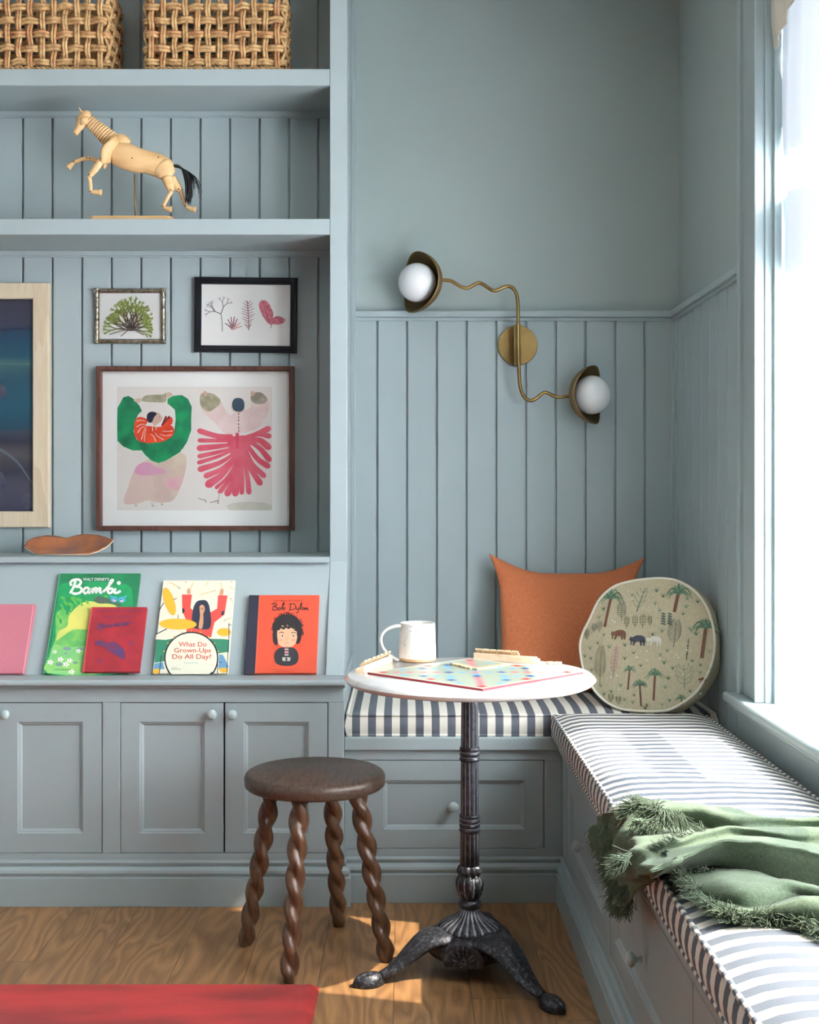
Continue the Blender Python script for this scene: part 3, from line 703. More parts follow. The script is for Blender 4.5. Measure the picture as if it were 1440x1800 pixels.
extrude_poly(bm, [p-n3*.02 for p in bmp], n3*.0225)
for k in range(7):
    a = math.radians(-66+22*k); d = s3*math.sin(a)+Vector((0, 0, 1))*math.cos(a); q = c+n3*.003
    L_ = .034-.004*abs(k-3)/3*2
    tube(bm, [q+d*.014, q+d*(.014+L_*.4), q+d*(.012+L_*.75), q+d*(.012+L_*.9)], [.0022, .0036, .0042, .002], 8)
tube(bm, [c+n3*.003+s3*.012*math.cos(t)+Vector((0, 0, .012*math.sin(t))) for t in [PI*i/10 for i in range(11)]], .0022, 6)
link('palmette', bm, IRON, tb, smooth=True, angle=40)
# ---------------------------------------------------------------- barley twist stool
WAL = grain('dark_walnut', srgb(104, 74, 52), srgb(66, 45, 32), .34, axis=(1, 1, .07), scale=120, rings=10)
WALS = grain('dark_walnut_seat', srgb(88, 70, 58), srgb(58, 45, 38), .38, axis=(.9, .12, 1), scale=150, rings=9)
SX, SY, SZ, SR = -.234, 3.283, .476, .183
st = thing('stool', 'dark walnut round stool on four barley twist legs', 'stool', (SX, SY, 0))
bm = new(); lathe(bm, [(.001, SZ-.040), (SR-.008, SZ-.040), (SR-.001, SZ-.034), (SR, SZ-.014), (SR-.004, SZ-.005), (SR-.012, SZ), (.001, SZ)], (SX, SY, 0), 96, cap=False)
link('seat', bm, WALS, st, smooth=True, angle=50)
lf = [((481, 1412), (431, 1661)), ((528, 1412), (508, 1727)), ((582, 1412), (596, 1627)), ((627, 1406), (681, 1688))]
for (tp, ft) in lf:
    f = PZ(ft[0], ft[1], .002); s_ = F/f.y
    f = Vector((f.x, f.y, 0))
    tdir = Vector((SX, SY, 0))-f
    # top of the leg: under the seat, on the line of sight of the photographed joint
    top = Vector((SX, SY, SZ-.038))-tdir.normalized()*.118; top.z = SZ-.038
    sx_ = (tp[0]-VX)/(F/top.y); top.x = sx_
    N_ = 110; ax = (top-f); ln = ax.length
    pts = [f+ax*(i/N_) for i in range(N_+1)]
    R0 = .0262
    def md(i, th, ln=ln):
        z = ln*i/N_; ph = -2*PI*z/.136+f.x*9; q = th-ph
        a = .67; d = .35
        r = d*abs(math.cos(q))+math.sqrt(max(a*a-(d*math.sin(q))**2, 0))
        taper = 1.0-.10*(1-i/N_); k = min(1, i/6)*.35+.65 if i < 6 else 1
        return r*taper*k
    bm = new(); tube(bm, pts, R0, 30, up=(0, -1, 0), mod=md); link('leg', bm, WAL, st, smooth=True)
# ---------------------------------------------------------------- rug
RUG = mat('red_velvet_pile', srgb(190, 40, 36), .95, col2=srgb(142, 20, 22), scale=4.5, detail=3, stretch=(.55, 2, 1), lo=.36, hi=.62, bump=.8, bscale=900)
RUG.node_tree.nodes['Principled BSDF'].inputs['Sheen Weight'].default_value = .08
bm = new(); X1, Y1 = -.207, 3.055; hgt = .014
gridv = []
nx, ny = 70, 46
for j in range(ny+1):
    row = []
    for i in range(nx+1):
        x = X1-1.5*(i/nx)**1.0; y = Y1-1.9*(j/ny)**1.5
        e = min(X1-x, Y1-y); z = hgt*(1-(1-min(1, e/.02))**3)+.0012*noise.noise(Vector((x*30, y*30, 0)))
        wob = .004*noise.noise(Vector((x*6, y*6, 2)))
        cor = .004 if e < .001 else 0
        row.append(bm.verts.new((x+(wob if i == 0 else 0), y+(wob if j == 0 else 0), .002+z)))
    gridv.append(row)
for j in range(ny):
    for i in range(nx): bm.faces.new((gridv[j][i], gridv[j][i+1], gridv[j+1][i+1], gridv[j+1][i]))
ex = bmesh.ops.extrude_face_region(bm, geom=bm.faces[:]); 
for v in [g_ for g_ in ex['geom'] if isinstance(g_, bmesh.types.BMVert)]: v.co.z = .0005
tag(link('rug', bm, RUG, None, smooth=True, angle=60), 'red velvety pile rug on the oak floor at bottom left', 'rug')
# ---------------------------------------------------------------- mug
GLAZE = mat('speckled_stoneware_glaze', srgb(232, 230, 226), .3, col2=srgb(150, 138, 126), scale=230, detail=2, lo=.31, hi=.36, bump=.15)
RAWC = mat('raw_clay', srgb(206, 170, 130), .8, var=.2, scale=90)
mc = PZ(734, 1161.5, TZ); ms = F/mc.y; mug = thing('mug', 'speckled white stoneware mug on the marble table', 'mug', (mc.x, mc.y, TZ))
bm = new(); mh = .1035
pr = [(.001, .001), (.046, .001), (.0495, .004), (.0505, .010), (.0498, .03), (.0485, .07), (.0470, mh-.002), (.0462, mh), (.0448, mh-.002), (.0455, .07), (.0465, .02), (.044, .010), (.001, .009)]
lathe(bm, pr, (mc.x, mc.y, TZ), 56, mifn=lambda i, k: 1 if i < 3 else 0, cap=False)
link('mug_body', bm, [GLAZE, RAWC], mug, smooth=True)
hp = [P(707, 1099, ms), P(694, 1101, ms), P(680, 1107, ms), P(672, 1119, ms), P(673.5, 1134, ms), P(683, 1148, ms), P(696, 1157, ms), P(703, 1160.5, ms)]
hp = [Vector((p.x-.003, p.y-.008-(i/7)*.0, p.z)) for i, p in enumerate(hp)]
bm = new(); q = catmull(hp, 5); tube(bm, q, [.0052-.0008*math.sin(i/len(q)*PI) for i in range(len(q))], 12, r2=[.0125-.003*math.sin(i/len(q)*PI) for i in range(len(q))], up=(0, 0, 1)); link('handle', bm, GLAZE, mug, smooth=True)
# ---------------------------------------------------------------- word game
BCARD = mat('board_cream', srgb(196, 194, 174), .45); BRED = mat('board_red_edge', srgb(158, 40, 52), .6)
SQ = {1: mat('square_red', srgb(190, 36, 48), .4), 2: mat('square_pink', srgb(214, 110, 126), .4), 3: mat('square_blue', srgb(24, 88, 158), .4), 4: mat('square_pale_blue', srgb(104, 170, 200), .4), 0: mat('square_sage', srgb(160, 172, 150), .4)}
bc_ = Vector((.176, 3.158, TZ)); ba = math.radians(45.5); bu = Vector((math.cos(ba), math.sin(ba), 0)); bv = Vector((-math.sin(ba), math.cos(ba), 0)); hb = .191
gb = thing('game_board', 'square word game board with coloured squares lying on the marble table', 'board game', bc_)
bm = new()
MB_ = Matrix.Translation(bc_) @ Matrix.Rotation(ba, 4, 'Z')
box(bm, -hb, hb, -hb, -.0006, .0005, .0048, 0, MB_); box(bm, -hb, hb, .0006, hb, .0005, .0048, 0, MB_)
link('board_panel', bm, BRED, gb)
cv = Canvas(lambda a, b: (MB_ @ Vector((a, b, .0048)), Vector((0, 0, 1))), step=.00001)
cv.rect(-hb+.002, -hb+.002, hb-.002, hb-.002, BCARD)
Wq = (hb-.017)*2/15
def sqc(i, j):
    i, j = abs(i-7), abs(j-7); a, b = max(i, j), min(i, j)
    if (a, b) in ((7, 7), (7, 0)): return 1
    if a == b and a in (3, 4, 5, 6): return 2
    if (a, b) == (0, 0): return 2
    if (a, b) in ((6, 2), (2, 2)): return 3
    if (a, b) in ((7, 4), (5, 1), (4, 0), (1, 1)): return 4
    return 0
for i in range(15):
    for j in range(15):
        c_ = sqc(i, j); x = -hb+.017+Wq*i; y = -hb+.017+Wq*j
        cv.poly([(x+.0007, y+.0007), (x+Wq-.0007, y+.0007), (x+Wq-.0007, y+Wq-.0007), (x+.0007, y+Wq-.0007)], SQ[c_], layer=(i == 0 and j == 0))
# centred lettering strip along the front edges
DKB = mat('board_blue_ink', srgb(70, 110, 160), .5)
cv.done('printed_squares', gb)
TILE = mat('tile_wood', srgb(226, 200, 160), .5, var=.15, scale=60); INK = mat('black_ink', srgb(30, 28, 28), .6)
def tile(M, label, group):
    o = thing('letter_tile', label, 'game tile', M.to_translation(), group)
    bm = new(); box(bm, -.0093, .0093, -.0093, .0093, 0, .0048, 0, M); link('tile_block', bm, TILE, o, bevel=.0008)
    return o
zt_ = TZ+.0054
def row_tiles(pa, pb, n, label, group, z=zt_):
    a, b = PZ(pa[0], pa[1], z), PZ(pb[0], pb[1], z); d = (b-a); an = math.atan2(d.y, d.x)
    for i in range(n):
        p = a+d*(i/(n-1)); tile(Matrix.Translation(p) @ Matrix.Rotation(an+random.uniform(-.04, .04), 4, 'Z'), label, group)
row_tiles((799, 1168.5), (829, 1176), 5, 'pale wooden letter tile in the row reaching left from the corner of the laid word', 'tiles of the left word on the board')
row_tiles((839, 1177), (888, 1170), 6, 'pale wooden letter tile in the row reaching right from the corner of the laid word', 'tiles of the right word on the board')
PALE = grain('pale_maple', srgb(232, 206, 176), srgb(214, 182, 148), .55, axis=(.1, 1, 1), scale=80, rings=4)
def rack(pa, pb, label, side):
    a, b = PZ(pa[0], pa[1], TZ), PZ(pb[0], pb[1], TZ); d = (b-a); an = math.atan2(d.y, d.x); L_ = d.length
    o = thing('tile_rack', label, 'tile rack', a, None); M = Matrix.Translation(a) @ Matrix.Rotation(an, 4, 'Z')
    s = side
    prof = [(0, 0), (0, .012), (s*.003, .0135), (s*.006, .0125), (s*.0075, .010), (s*.0165, .0225), (s*.019, .0225), (s*.022, 0)]
    bm = new(); extrude_poly(bm, [M @ Vector((0, y, z)) for y, z in prof], (M.to_3x3() @ Vector((L_, 0, 0)))); link('rack_body', bm, PALE, o)
    return M, L_
# back rack: its tall back faces the camera, tiles lean on the far side
M1, L1 = rack((832, 1157.5), (944.5, 1165), 'pale wooden tile rack standing at the back edge of the table', -1) if False else (None, 0)
def rack2(pa, pb, label, cat_loc, tiles, tl_label, grp, hgt=.024):
    a, b = PZ(pa[0], pa[1], TZ), PZ(pb[0], pb[1], TZ); d = b-a; an = math.atan2(d.y, d.x); L_ = d.length
    o = thing('tile_rack', label, 'tile rack', a); M = Matrix.Translation(a) @ Matrix.Rotation(an, 4, 'Z')
    prof = [(0, 0), (0, hgt*.78), (.002, hgt*.8), (.0165, .009), (.0195, .012), (.023, .012), (.024, .010), (.024, 0)]
    bm = new(); extrude_poly(bm, [M @ Vector((0, y, z)) for y, z in prof], M.to_3x3() @ Vector((L_, 0, 0))); link('rack_body', bm, PALE, o, bevel=.0006)
    for t in tiles:
        tm = M @ Matrix.Translation((L_*t, .0165, .0125)) @ Matrix.Rotation(math.radians(130), 4, 'X')
        tm = M @ Matrix.Translation((L_*t, .0075, .0205)) @ Matrix.Rotation(math.radians(-42), 4, 'X') @ Matrix.Translation((0, 0, .0012))
        tile(tm, tl_label, grp)
rack2((832.5, 1159.5), (943.5, 1167), 'pale wooden tile rack at the back edge of the table beside the orange pillow', None, [.07, .19, .305, .42, .535, .65], 'pale letter tile standing on the back tile rack', 'tiles on the back rack')
rack2((640.5, 1184), (690.5, 1163.5), 'pale wooden tile rack at the left edge of the table beside the mug', None, [.1, .22, .38, .52, .66, .8, .93], 'pale letter tile standing on the left tile rack', 'tiles on the left rack')
for k, (px, py) in enumerate(((968, 1166.5), (981, 1166.8))):
    p = PZ(px, py, TZ+.0004); tile(Matrix.Translation(p) @ Matrix.Rotation(.3+k, 4, 'Z'), 'loose pale letter tile lying on bare marble right of the back rack', 'loose tiles on the marble')
# ---------------------------------------------------------------- wall lamp
sl = thing('wall_sconce', 'two-armed aged brass wall lamp with wavy arms and white globes', 'wall lamp', (xs_(910.5, 515), DW, zs(606, 515)))
AY = .075; AS = F/(DW-AY)
def cp(x, y): return P(680+x/3.4286, 420+y/3.4286, AS)
bm = new(); c0 = P(680+790/3.4286, 420+640/3.4286, SW+2); My = Matrix.Rotation(PI/2, 3, 'X')
lathe(bm, [(.001, 0), (.067, 0), (.068, .001), (.068, .010), (.0665, .0125), (.001, .0125)], (c0.x, DW, c0.z), 64, My, cap=False); link('wall_plate', bm, BRASS, sl, smooth=True, angle=40)
bm = new(); c1 = cp(791, 515); c2 = cp(793, 757); tube(bm, [c1, c2], .0078, 24); box(bm, c1.x-.0125, c1.x+.0125, c1.y+.004, DW-.010, c2.z, c1.z); link('stem_holder', bm, BRASS, sl, bevel=.0015)
up = [(318, 248), (385, 250), (425, 276), (478, 300), (520, 280), (558, 262), (600, 286), (645, 316), (690, 298), (735, 282), (775, 312), (790, 372), (792, 450), (793, 530)]
lo = [(795, 740), (797, 800), (803, 890), (825, 952), (868, 977), (910, 955), (950, 922), (992, 940), (1030, 955), (1108, 946)]
for pth, cen, ax, rr in ((up, (189, 264), Vector((-.83, -.54, .05)), 1), (lo, (1229, 940), Vector((.83, -.54, .0)), 1)):
    bm = new(); q_ = catmull([cp(*p) for p in pth], 8)
    for _ in range(14): q_ = [q_[0]]+[(a_+b_*2+c_)/4 for a_, b_, c_ in zip(q_, q_[1:], q_[2:])]+[q_[-1]]
    tube(bm, q_, .0060, 14); arm = link('arm', bm, BRASS, sl, smooth=True)
    c = cp(*cen); Q = ax.normalized().to_track_quat('Z', 'Y').to_matrix()
    R_ = .1025 if pth is up else .098; dep = .060
    bm = new()
    nz_ = 14; prof = [(R_*math.sin(PI/2*i/nz_)+.0001, -dep*math.cos(PI/2*i/nz_)) for i in range(nz_+1)]
    wav = lambda i, z, th: 1
    # rim dips on two sides so the cup reads as a folded shell
    rings = []
    for (r, z) in prof:
        ring = []
        for k in range(64):
            th = 2*PI*k/64; p = Vector((r*math.cos(th), r*math.sin(th), z)); up_ = abs((Q @ Vector((math.cos(th), math.sin(th), 0))).z)
            p.z += (r/R_)**3*(.028*up_**2-.012)
            ring.append(bm.verts.new(c+Q @ p))
        rings.append(ring)
    for A, B in zip(rings, rings[1:]):
        for k in range(64): bm.faces.new((A[k], A[(k+1) % 64], B[(k+1) % 64], B[k]))
    bm.faces.new(rings[0])
    o = link('lamp_shade', bm, BRASSD, sl, smooth=True); m_ = o.modifiers.new('s', 'SOLIDIFY'); m_.thickness = .002; m_.offset = 0
    bm = new(); sphere(bm, c+ax.normalized()*.004, .0655, u=40, v=28); link('globe', bm, OPAL, sl, smooth=True)
# ---------------------------------------------------------------- woven baskets on the top shelf
GRASS = mat('seagrass', srgb(206, 170, 120), .7, col2=srgb(150, 108, 68), scale=60, detail=5, lo=.3, hi=.6, bump=.6, bscale=300)
GRASS2 = mat('seagrass_ruddy', srgb(196, 150, 104), .7, col2=srgb(160, 100, 66), scale=60, detail=5, lo=.3, hi=.6, bump=.6, bscale=300)
ZS1 = zs(121, F/(DU-.01))+.0
def basket(x0, x1, label):
    y0, y1 = DU+.02, DN-.03; z0 = ZS1+.001; hgt = .275
    t = thing('woven_basket', label, 'basket', ((x0+x1)/2, (y0+y1)/2, z0), 'open weave baskets on the top shelf')
    px_, pz_ = .0375, .0455
    nxx = round((x1-x0)/px_); nyy = max(2, round((y1-y0)/px_)); dx = (x1-x0)/nxx; dy = (y1-y0)/nyy
    peri = []                              # stake positions around the box with outward normals
    for i in range(nxx): peri.append((x0+dx*(i+.5), y0, 0, -1))
    for i in range(nyy): peri.append((x1, y0+dy*(i+.5), 1, 0))
    for i in range(nxx): peri.append((x1-dx*(i+.5), y1, 0, 1))
    for i in range(nyy): peri.append((x0, y1-dy*(i+.5), -1, 0))
    n = len(peri); A = .0062; rows = int(hgt/pz_)
    zr = [z0+.030+pz_*j*.96 for j in range(rows)]
    bs, bw_ = new(), new(); rnd = random.Random(int(x0*1000))
    for k, (x, y, nx_, ny_) in enumerate(peri):
        jx = rnd.uniform(-.002, .002)
        for sgn in (-1, 1):
            pts = []
            zz = z0+.004
            for j in range(rows):
                for q in range(-1, 2):
                    z = zr[j]+q*pz_*.3; o = (A if (j+k) % 2 else -A)*math.cos(q*.3*PI)
                    tw = 1.0*math.sin(z*70+k*2+sgn)
                    sx = sgn*.0043+.0012*math.sin(z*90+k)
                    pts.append((x+nx_*o+abs(ny_)*(sx+jx), y+ny_*o+abs(nx_)*(sx+jx), z))
            pts = [(pts[0][0], pts[0][1], z0+.006)]+pts+[(pts[-1][0], pts[-1][1], z0+hgt-.008)]
            tube(bs, catmull(pts, 2), .0049*rnd.uniform(.88, 1.1), 6, mi=1 if rnd.random() < .2 else 0)
    link('stakes', bs, [GRASS, GRASS2], t, smooth=True)
    for j in range(rows):
        for sgn in (-1, 1):
            pts = []
            seq = []
            for k, (x, y, nx_, ny_) in enumerate(peri):
                seq.append((x, y, nx_, ny_, k, 0))
                x2, y2, nx2, ny2 = peri[(k+1) % n]
                if (nx2, ny2) == (nx_, ny_): seq.append(((x+x2)/2, (y+y2)/2, nx_, ny_, k, 1))
                else:
                    cx_ = x2 if nx_ == 0 else x; cy_ = y2 if ny_ == 0 else y
                    seq.append((cx_, cy_, nx_*.7+nx2*.7, ny_*.7+ny2*.7, k, 2))
            for (x, y, nx_, ny_, k, mode) in seq:
                o = (-A if (j+k) % 2 else A)*1.15 if mode == 0 else (0 if mode == 1 else -.004)
                # the two strands wrap round each other where they come to the front
                tw = .0048*sgn+(.0022*math.sin(k*2.1+j) if mode == 0 else 0)
                pts.append((x+nx_*(o+.001*sgn), y+ny_*(o+.001*sgn), zr[j]+tw+.0018*math.sin(k*1.7+j*3)))
            tube(bw_, catmull(pts, 3, True), .0058, 7, closed=True, mi=1 if (j == 2 and sgn == 1) else 0)
    link('weave', bw_, [GRASS, GRASS2], t, smooth=True)
    for z, nm_ in ((z0+.008, 'braided_base'), (z0+hgt-.004, 'rim')):
        bm = new()
        for ph in (0, PI):
            c = [(v[0], v[1]) for v in rrect(x0-.003, x1+.003, y0-.003, y1+.003, .02, 3)]; pts = []
            for i in range(len(c)):
                p, q = c[i], c[(i+1) % len(c)]; L_ = math.hypot(q[0]-p[0], q[1]-p[1]); m_ = max(1, int(L_/.006))
                for h in range(m_): pts.append((p[0]+(q[0]-p[0])*h/m_, p[1]+(q[1]-p[1])*h/m_))
            tot = len(pts); tube(bm, [(a, b+.0035*math.cos(i*2*PI*38/tot*1.0+ph), z+.0045*math.sin(i*2*PI*38/tot+ph)) for i, (a, b) in enumerate(pts)], .0045, 6, closed=True)
        link(nm_, bm, GRASS, t, smooth=True)
    bm = new(); box(bm, x0+.006, x1-.006, y0+.006, y1-.006, z0+.001, z0+.006); link('basket_floor', bm, GRASS, t)
sb_ = F/(DU+.02)
basket(xs_(256, sb_), xs_(497, sb_), 'open weave seagrass basket at the right end of the top shelf')
basket(xs_(-58, sb_), xs_(186, sb_), 'open weave seagrass basket at the left of the top shelf, cut by the frame')
# ---------------------------------------------------------------- articulated wooden horse
LIME = grain('pale_limewood', srgb(226, 188, 138), srgb(208, 166, 114), .42, axis=(.15, 1, 1), scale=50, rings=3)
HOLE = mat('dark_joint_pin', srgb(70, 48, 34), .6); ROD = mat('brass_rod', srgb(150, 122, 74), .35, metal=.85)
HAIR = mat('black_horsehair', srgb(24, 24, 28), .4)
HS = 551.; HY = F/HS
def hp_(x, y, dy=0):
    p = P(90+x/4.8, 170+y/4.8, HS); p.y = HY+dy; p.x = (p.x)*1.0; return p
ZS2 = zs(384.5, F/(DU-.01))
hz = thing('wooden_horse', 'pale wooden jointed horse figure rearing on a brass rod with black tail', 'figurine', (hp_(710, 1010).x, HY, ZS2))
bm = new(); a, b = hp_(345, 0).x, hp_(1045, 0).x; pts = rrect(a, b, HY-.045, HY+.045, .02, 5); extrude_poly(bm, [(x, y, ZS2) for x, y in pts], (0, 0, .0165)); link('plinth_base', bm, LIME, hz, bevel=.002)
bm = new(); q0, q1 = hp_(703, 655), hp_(712, 1010); q1.z = ZS2+.015; tube(bm, [q0, q1], .0026, 10); link('rod', bm, ROD, hz, smooth=True)
def limb(name, pts, rad, parent, flat=.8, m=LIME, pins=(), sm=5):
    """pts: (x, y, depth offset) in drawing units; rad in the same units"""
    q = catmull([hp_(*p) for p in pts], sm); n = len(q); rr = []
    for i in range(n):
        t = i/(n-1)*(len(rad)-1); k = min(int(t), len(rad)-2); f = t-k; f = f*f*(3-2*f); rr.append((rad[k]*(1-f)+rad[k+1]*f)/4.8/HS)
    bm = new(); tube(bm, q, rr, 20, r2=[r*flat for r in rr], up=(0, 0, 1))
    for (x, y, d) in pins: sphere(bm, hp_(x, y, d), .0022, mi=1, u=8, v=6)
    return link(name, bm, [m, HOLE], parent, smooth=True)
limb('barrel', [(490, 470, 0), (540, 472, 0), (630, 500, 0), (720, 535, 0), (810, 552, 0), (890, 575, 0), (960, 612, 0), (1000, 650, 0), (1012, 672, 0)], [30, 104, 114, 108, 98, 100, 94, 56, 8], hz, .72, pins=((703, 542, -.0355), (922, 535, -.034)), sm=6)
limb('haunch', [(900, 560, -.008), (935, 600, -.010), (970, 665, -.012), (985, 722, -.014)], [40, 92, 72, 26], hz, .55, sm=6)
limb('shoulder', [(560, 350, -.010), (545, 420, -.020), (500, 480, -.024), (470, 560, -.018), (470, 585, -.016)], [30, 66, 78, 48, 12], hz, .42, pins=((462, 442, -.040), (440, 543, -.033), (532, 420, -.036)), sm=6)
limb('wither_block', [(470, 410, 0), (520, 400, 0), (590, 400, 0), (640, 430, 0)], [50, 84, 86, 66], hz, .55)
# neck: eleven turned discs
import itertools
na, nb_ = Vector((320, 205)), Vector((500, 365))
for k in range(11):
    t = k/10; c = na.lerp(nb_, t); c2 = na.lerp(nb_, t+.080); r = 52+(78-52)*t
    bm = new(); p, q = hp_(c.x, c.y), hp_(c2.x, c2.y); d = q-p
    rr = r/4.8/HS; tube(bm, [p, p+d*.12, p+d*.5, p+d*.88, q], [rr*.84, rr*1.0, rr*1.03, rr*1.0, rr*.84], 20, r2=[v*.62 for v in (rr*.84, rr, rr*1.03, rr, rr*.84)], up=(0, 0, 1)); link('neck_disc', bm, LIME, hz, smooth=True, angle=40)
    if k < 10: pass
bm = new(); tube(bm, [hp_(na.x, na.y), hp_(nb_.x+20, nb_.y+20)], .010, 12); link('neck_core', bm, HOLE, hz)
hd = limb('head', [(335, 175, 0), (300, 165, 0), (268, 195, 0), (245, 240, 0), (222, 282, 0), (205, 308, 0), (196, 318, 0)], [22, 52, 54, 40, 28, 24, 10], hz, .7, sm=5)
limb('cheek', [(320, 185, -.012), (285, 215, -.014), (255, 245, -.010)], [14, 34, 10], hd, .4)
for dy in (-.008, .010):
    limb('ear', [(268, 140, dy), (250, 118, dy), (240, 92, dy)], [9, 8, 1.5], hd, .6)
for nm, pts, rad, pins in (
    ('front_leg', [(455, 560, .016), (400, 540, .018), (330, 508, .02)], [42, 26, 17], ((318, 510, .012), (290, 508, .012))),
    ('front_leg', [(430, 560, -.022), (390, 620, -.022), (335, 690, -.022)], [30, 30, 20], ((338, 675, -.030),)),
    ('hind_leg', [(985, 690, -.014), (1005, 760, -.014), (1025, 805, -.014)], [50, 38, 28], ((1020, 800, -.022),)),
    ('hind_leg', [(1000, 690, .016), (1050, 745, .018), (1085, 785, .018)], [52, 38, 24], ((1072, 775, .008),))):
    L_ = limb(nm, pts, rad, hz, .8, pins=pins)
    ex = pts[-1]; dy = ex[2]
    if nm == 'front_leg' and dy > 0: low, hoof = [(335, 508, dy), (260, 510, dy), (180, 538, dy)], [(178, 538, dy), (150, 565, dy), (128, 590, dy)]
    elif nm == 'front_leg': low, hoof = [(335, 690, dy), (345, 750, dy), (348, 815, dy)], [(350, 815, dy), (395, 820, dy), (440, 822, dy)]
    elif dy < 0: low, hoof = [(1022, 805, dy), (985, 870, dy), (950, 938, dy)], [(952, 940, dy), (990, 955, dy), (1025, 958, dy)]
    else: low, hoof = [(1085, 785, dy), (1105, 850, dy), (1130, 915, dy)], [(1130, 918, dy), (1170, 935, dy), (1212, 945, dy)]
    limb('shank', low, [19, 16, 15], L_, .8, pins=((low[-1][0], low[-1][1], dy-.008),))
    limb('hoof', hoof, [14, 20, 27], L_, .8, sm=4)
bm = new(); rnd = random.Random(3)
for k in range(70):
    a = rnd.uniform(-1, 1); b = rnd.uniform(-1, 1); fl = rnd.random()
    ex, ey = (1150+a*28, 900+rnd.uniform(-30, 14)) if k < 46 else (1215+a*60, 820+rnd.uniform(-90, 60))
    mx_, my_ = 1140+a*22+(ex-1150)*.35, 650+a*14
    tube(bm, catmull([hp_(1030, 582+a*8, b*.004), hp_(1085+a*6, 592+a*12, b*.005), hp_(mx_, my_, b*.007), hp_((mx_+ex)/2+16, (my_+ey)/2, b*.010), hp_(ex, ey, b*.012)], 4), [.0014]*8+[.0012]*6+[.0006]*3, 4)
link('tail', bm, HAIR, hz, smooth=True)['kind'] = 'stuff'
# ---------------------------------------------------------------- pictures on the panelled niche
def frame_rect(name, label, o, i, y_back, th, m, prof, group=None, rot=0, cat='framed picture'):
    """o, i: outer and inner rect in pixels at the front of the frame; prof: (fraction inwards, height) profile"""
    yf = y_back-th; s = F/yf
    ox0, oz1 = xs_(o[0], s), zs(o[1], s); ox1, oz0 = xs_(o[2], s), zs(o[3], s); w = (xs_(i[0], s)-ox0)
    c = Vector(((ox0+ox1)/2, y_back, (oz0+oz1)/2)); t = thing(name, label, cat, c, group)
    hw, hh = (ox1-ox0)/2, (oz1-oz0)/2; M = Matrix.Translation(c) @ Matrix.Rotation(rot, 4, 'Y')
    bm = new(); rings = []
    for (fr_, ht) in prof:
        a, b = hw-w*fr_, hh-w*fr_; rings.append([bm.verts.new(M @ Vector(p)) for p in ((-a, -th*ht, -b), (a, -th*ht, -b), (a, -th*ht, b), (-a, -th*ht, b))])
    for A, B in zip(rings, rings[1:]+rings[:1]):
        for k in range(4): bm.faces.new((A[k], A[(k+1) % 4], B[(k+1) % 4], B[k]))
    link('frame', bm, m, t)
    return t, M, (hw-w, hh-w), s, c
PGLASS = mat('picture_glass', (1, 1, 1, 1), .03)
_b = PGLASS.node_tree.nodes; _l = PGLASS.node_tree.links; _t = _b.new('ShaderNodeBsdfTransparent'); _g = _b.new('ShaderNodeBsdfGlossy'); _g.inputs['Roughness'].default_value = .03
_m = _b.new('ShaderNodeMixShader'); _fr = _b.new('ShaderNodeFresnel'); _fr.inputs[0].default_value = 1.18; _l.new(_fr.outputs[0], _m.inputs[0]); _l.new(_t.outputs[0], _m.inputs[1]); _l.new(_g.outputs[0], _m.inputs[2]); _l.new(_m.outputs[0], _b['Material Output'].inputs[0])
def glass(t, M, hw, hh, y):
    bm = new(); box(bm, -hw, hw, y-.0015, y, -hh, hh, 0, M); link('glass', bm, PGLASS, t)
def wallmap(y):
    s = F/y
    return lambda a, b: (P(a, b, s), Vector((0, -1, 0)))
ASH = grain('pale_ash', srgb(206, 192, 168), srgb(192, 174, 148), .5, axis=(1, 1, .1), scale=70, rings=4)
PAPER = mat('white_paper', srgb(232, 233, 232), .8); MATB = mat('mount_board', srgb(234, 236, 235), .85)
prof_flat = [(0, 0), (0, .92), (.04, 1), (.94, 1), (1, .9), (1, 0)]
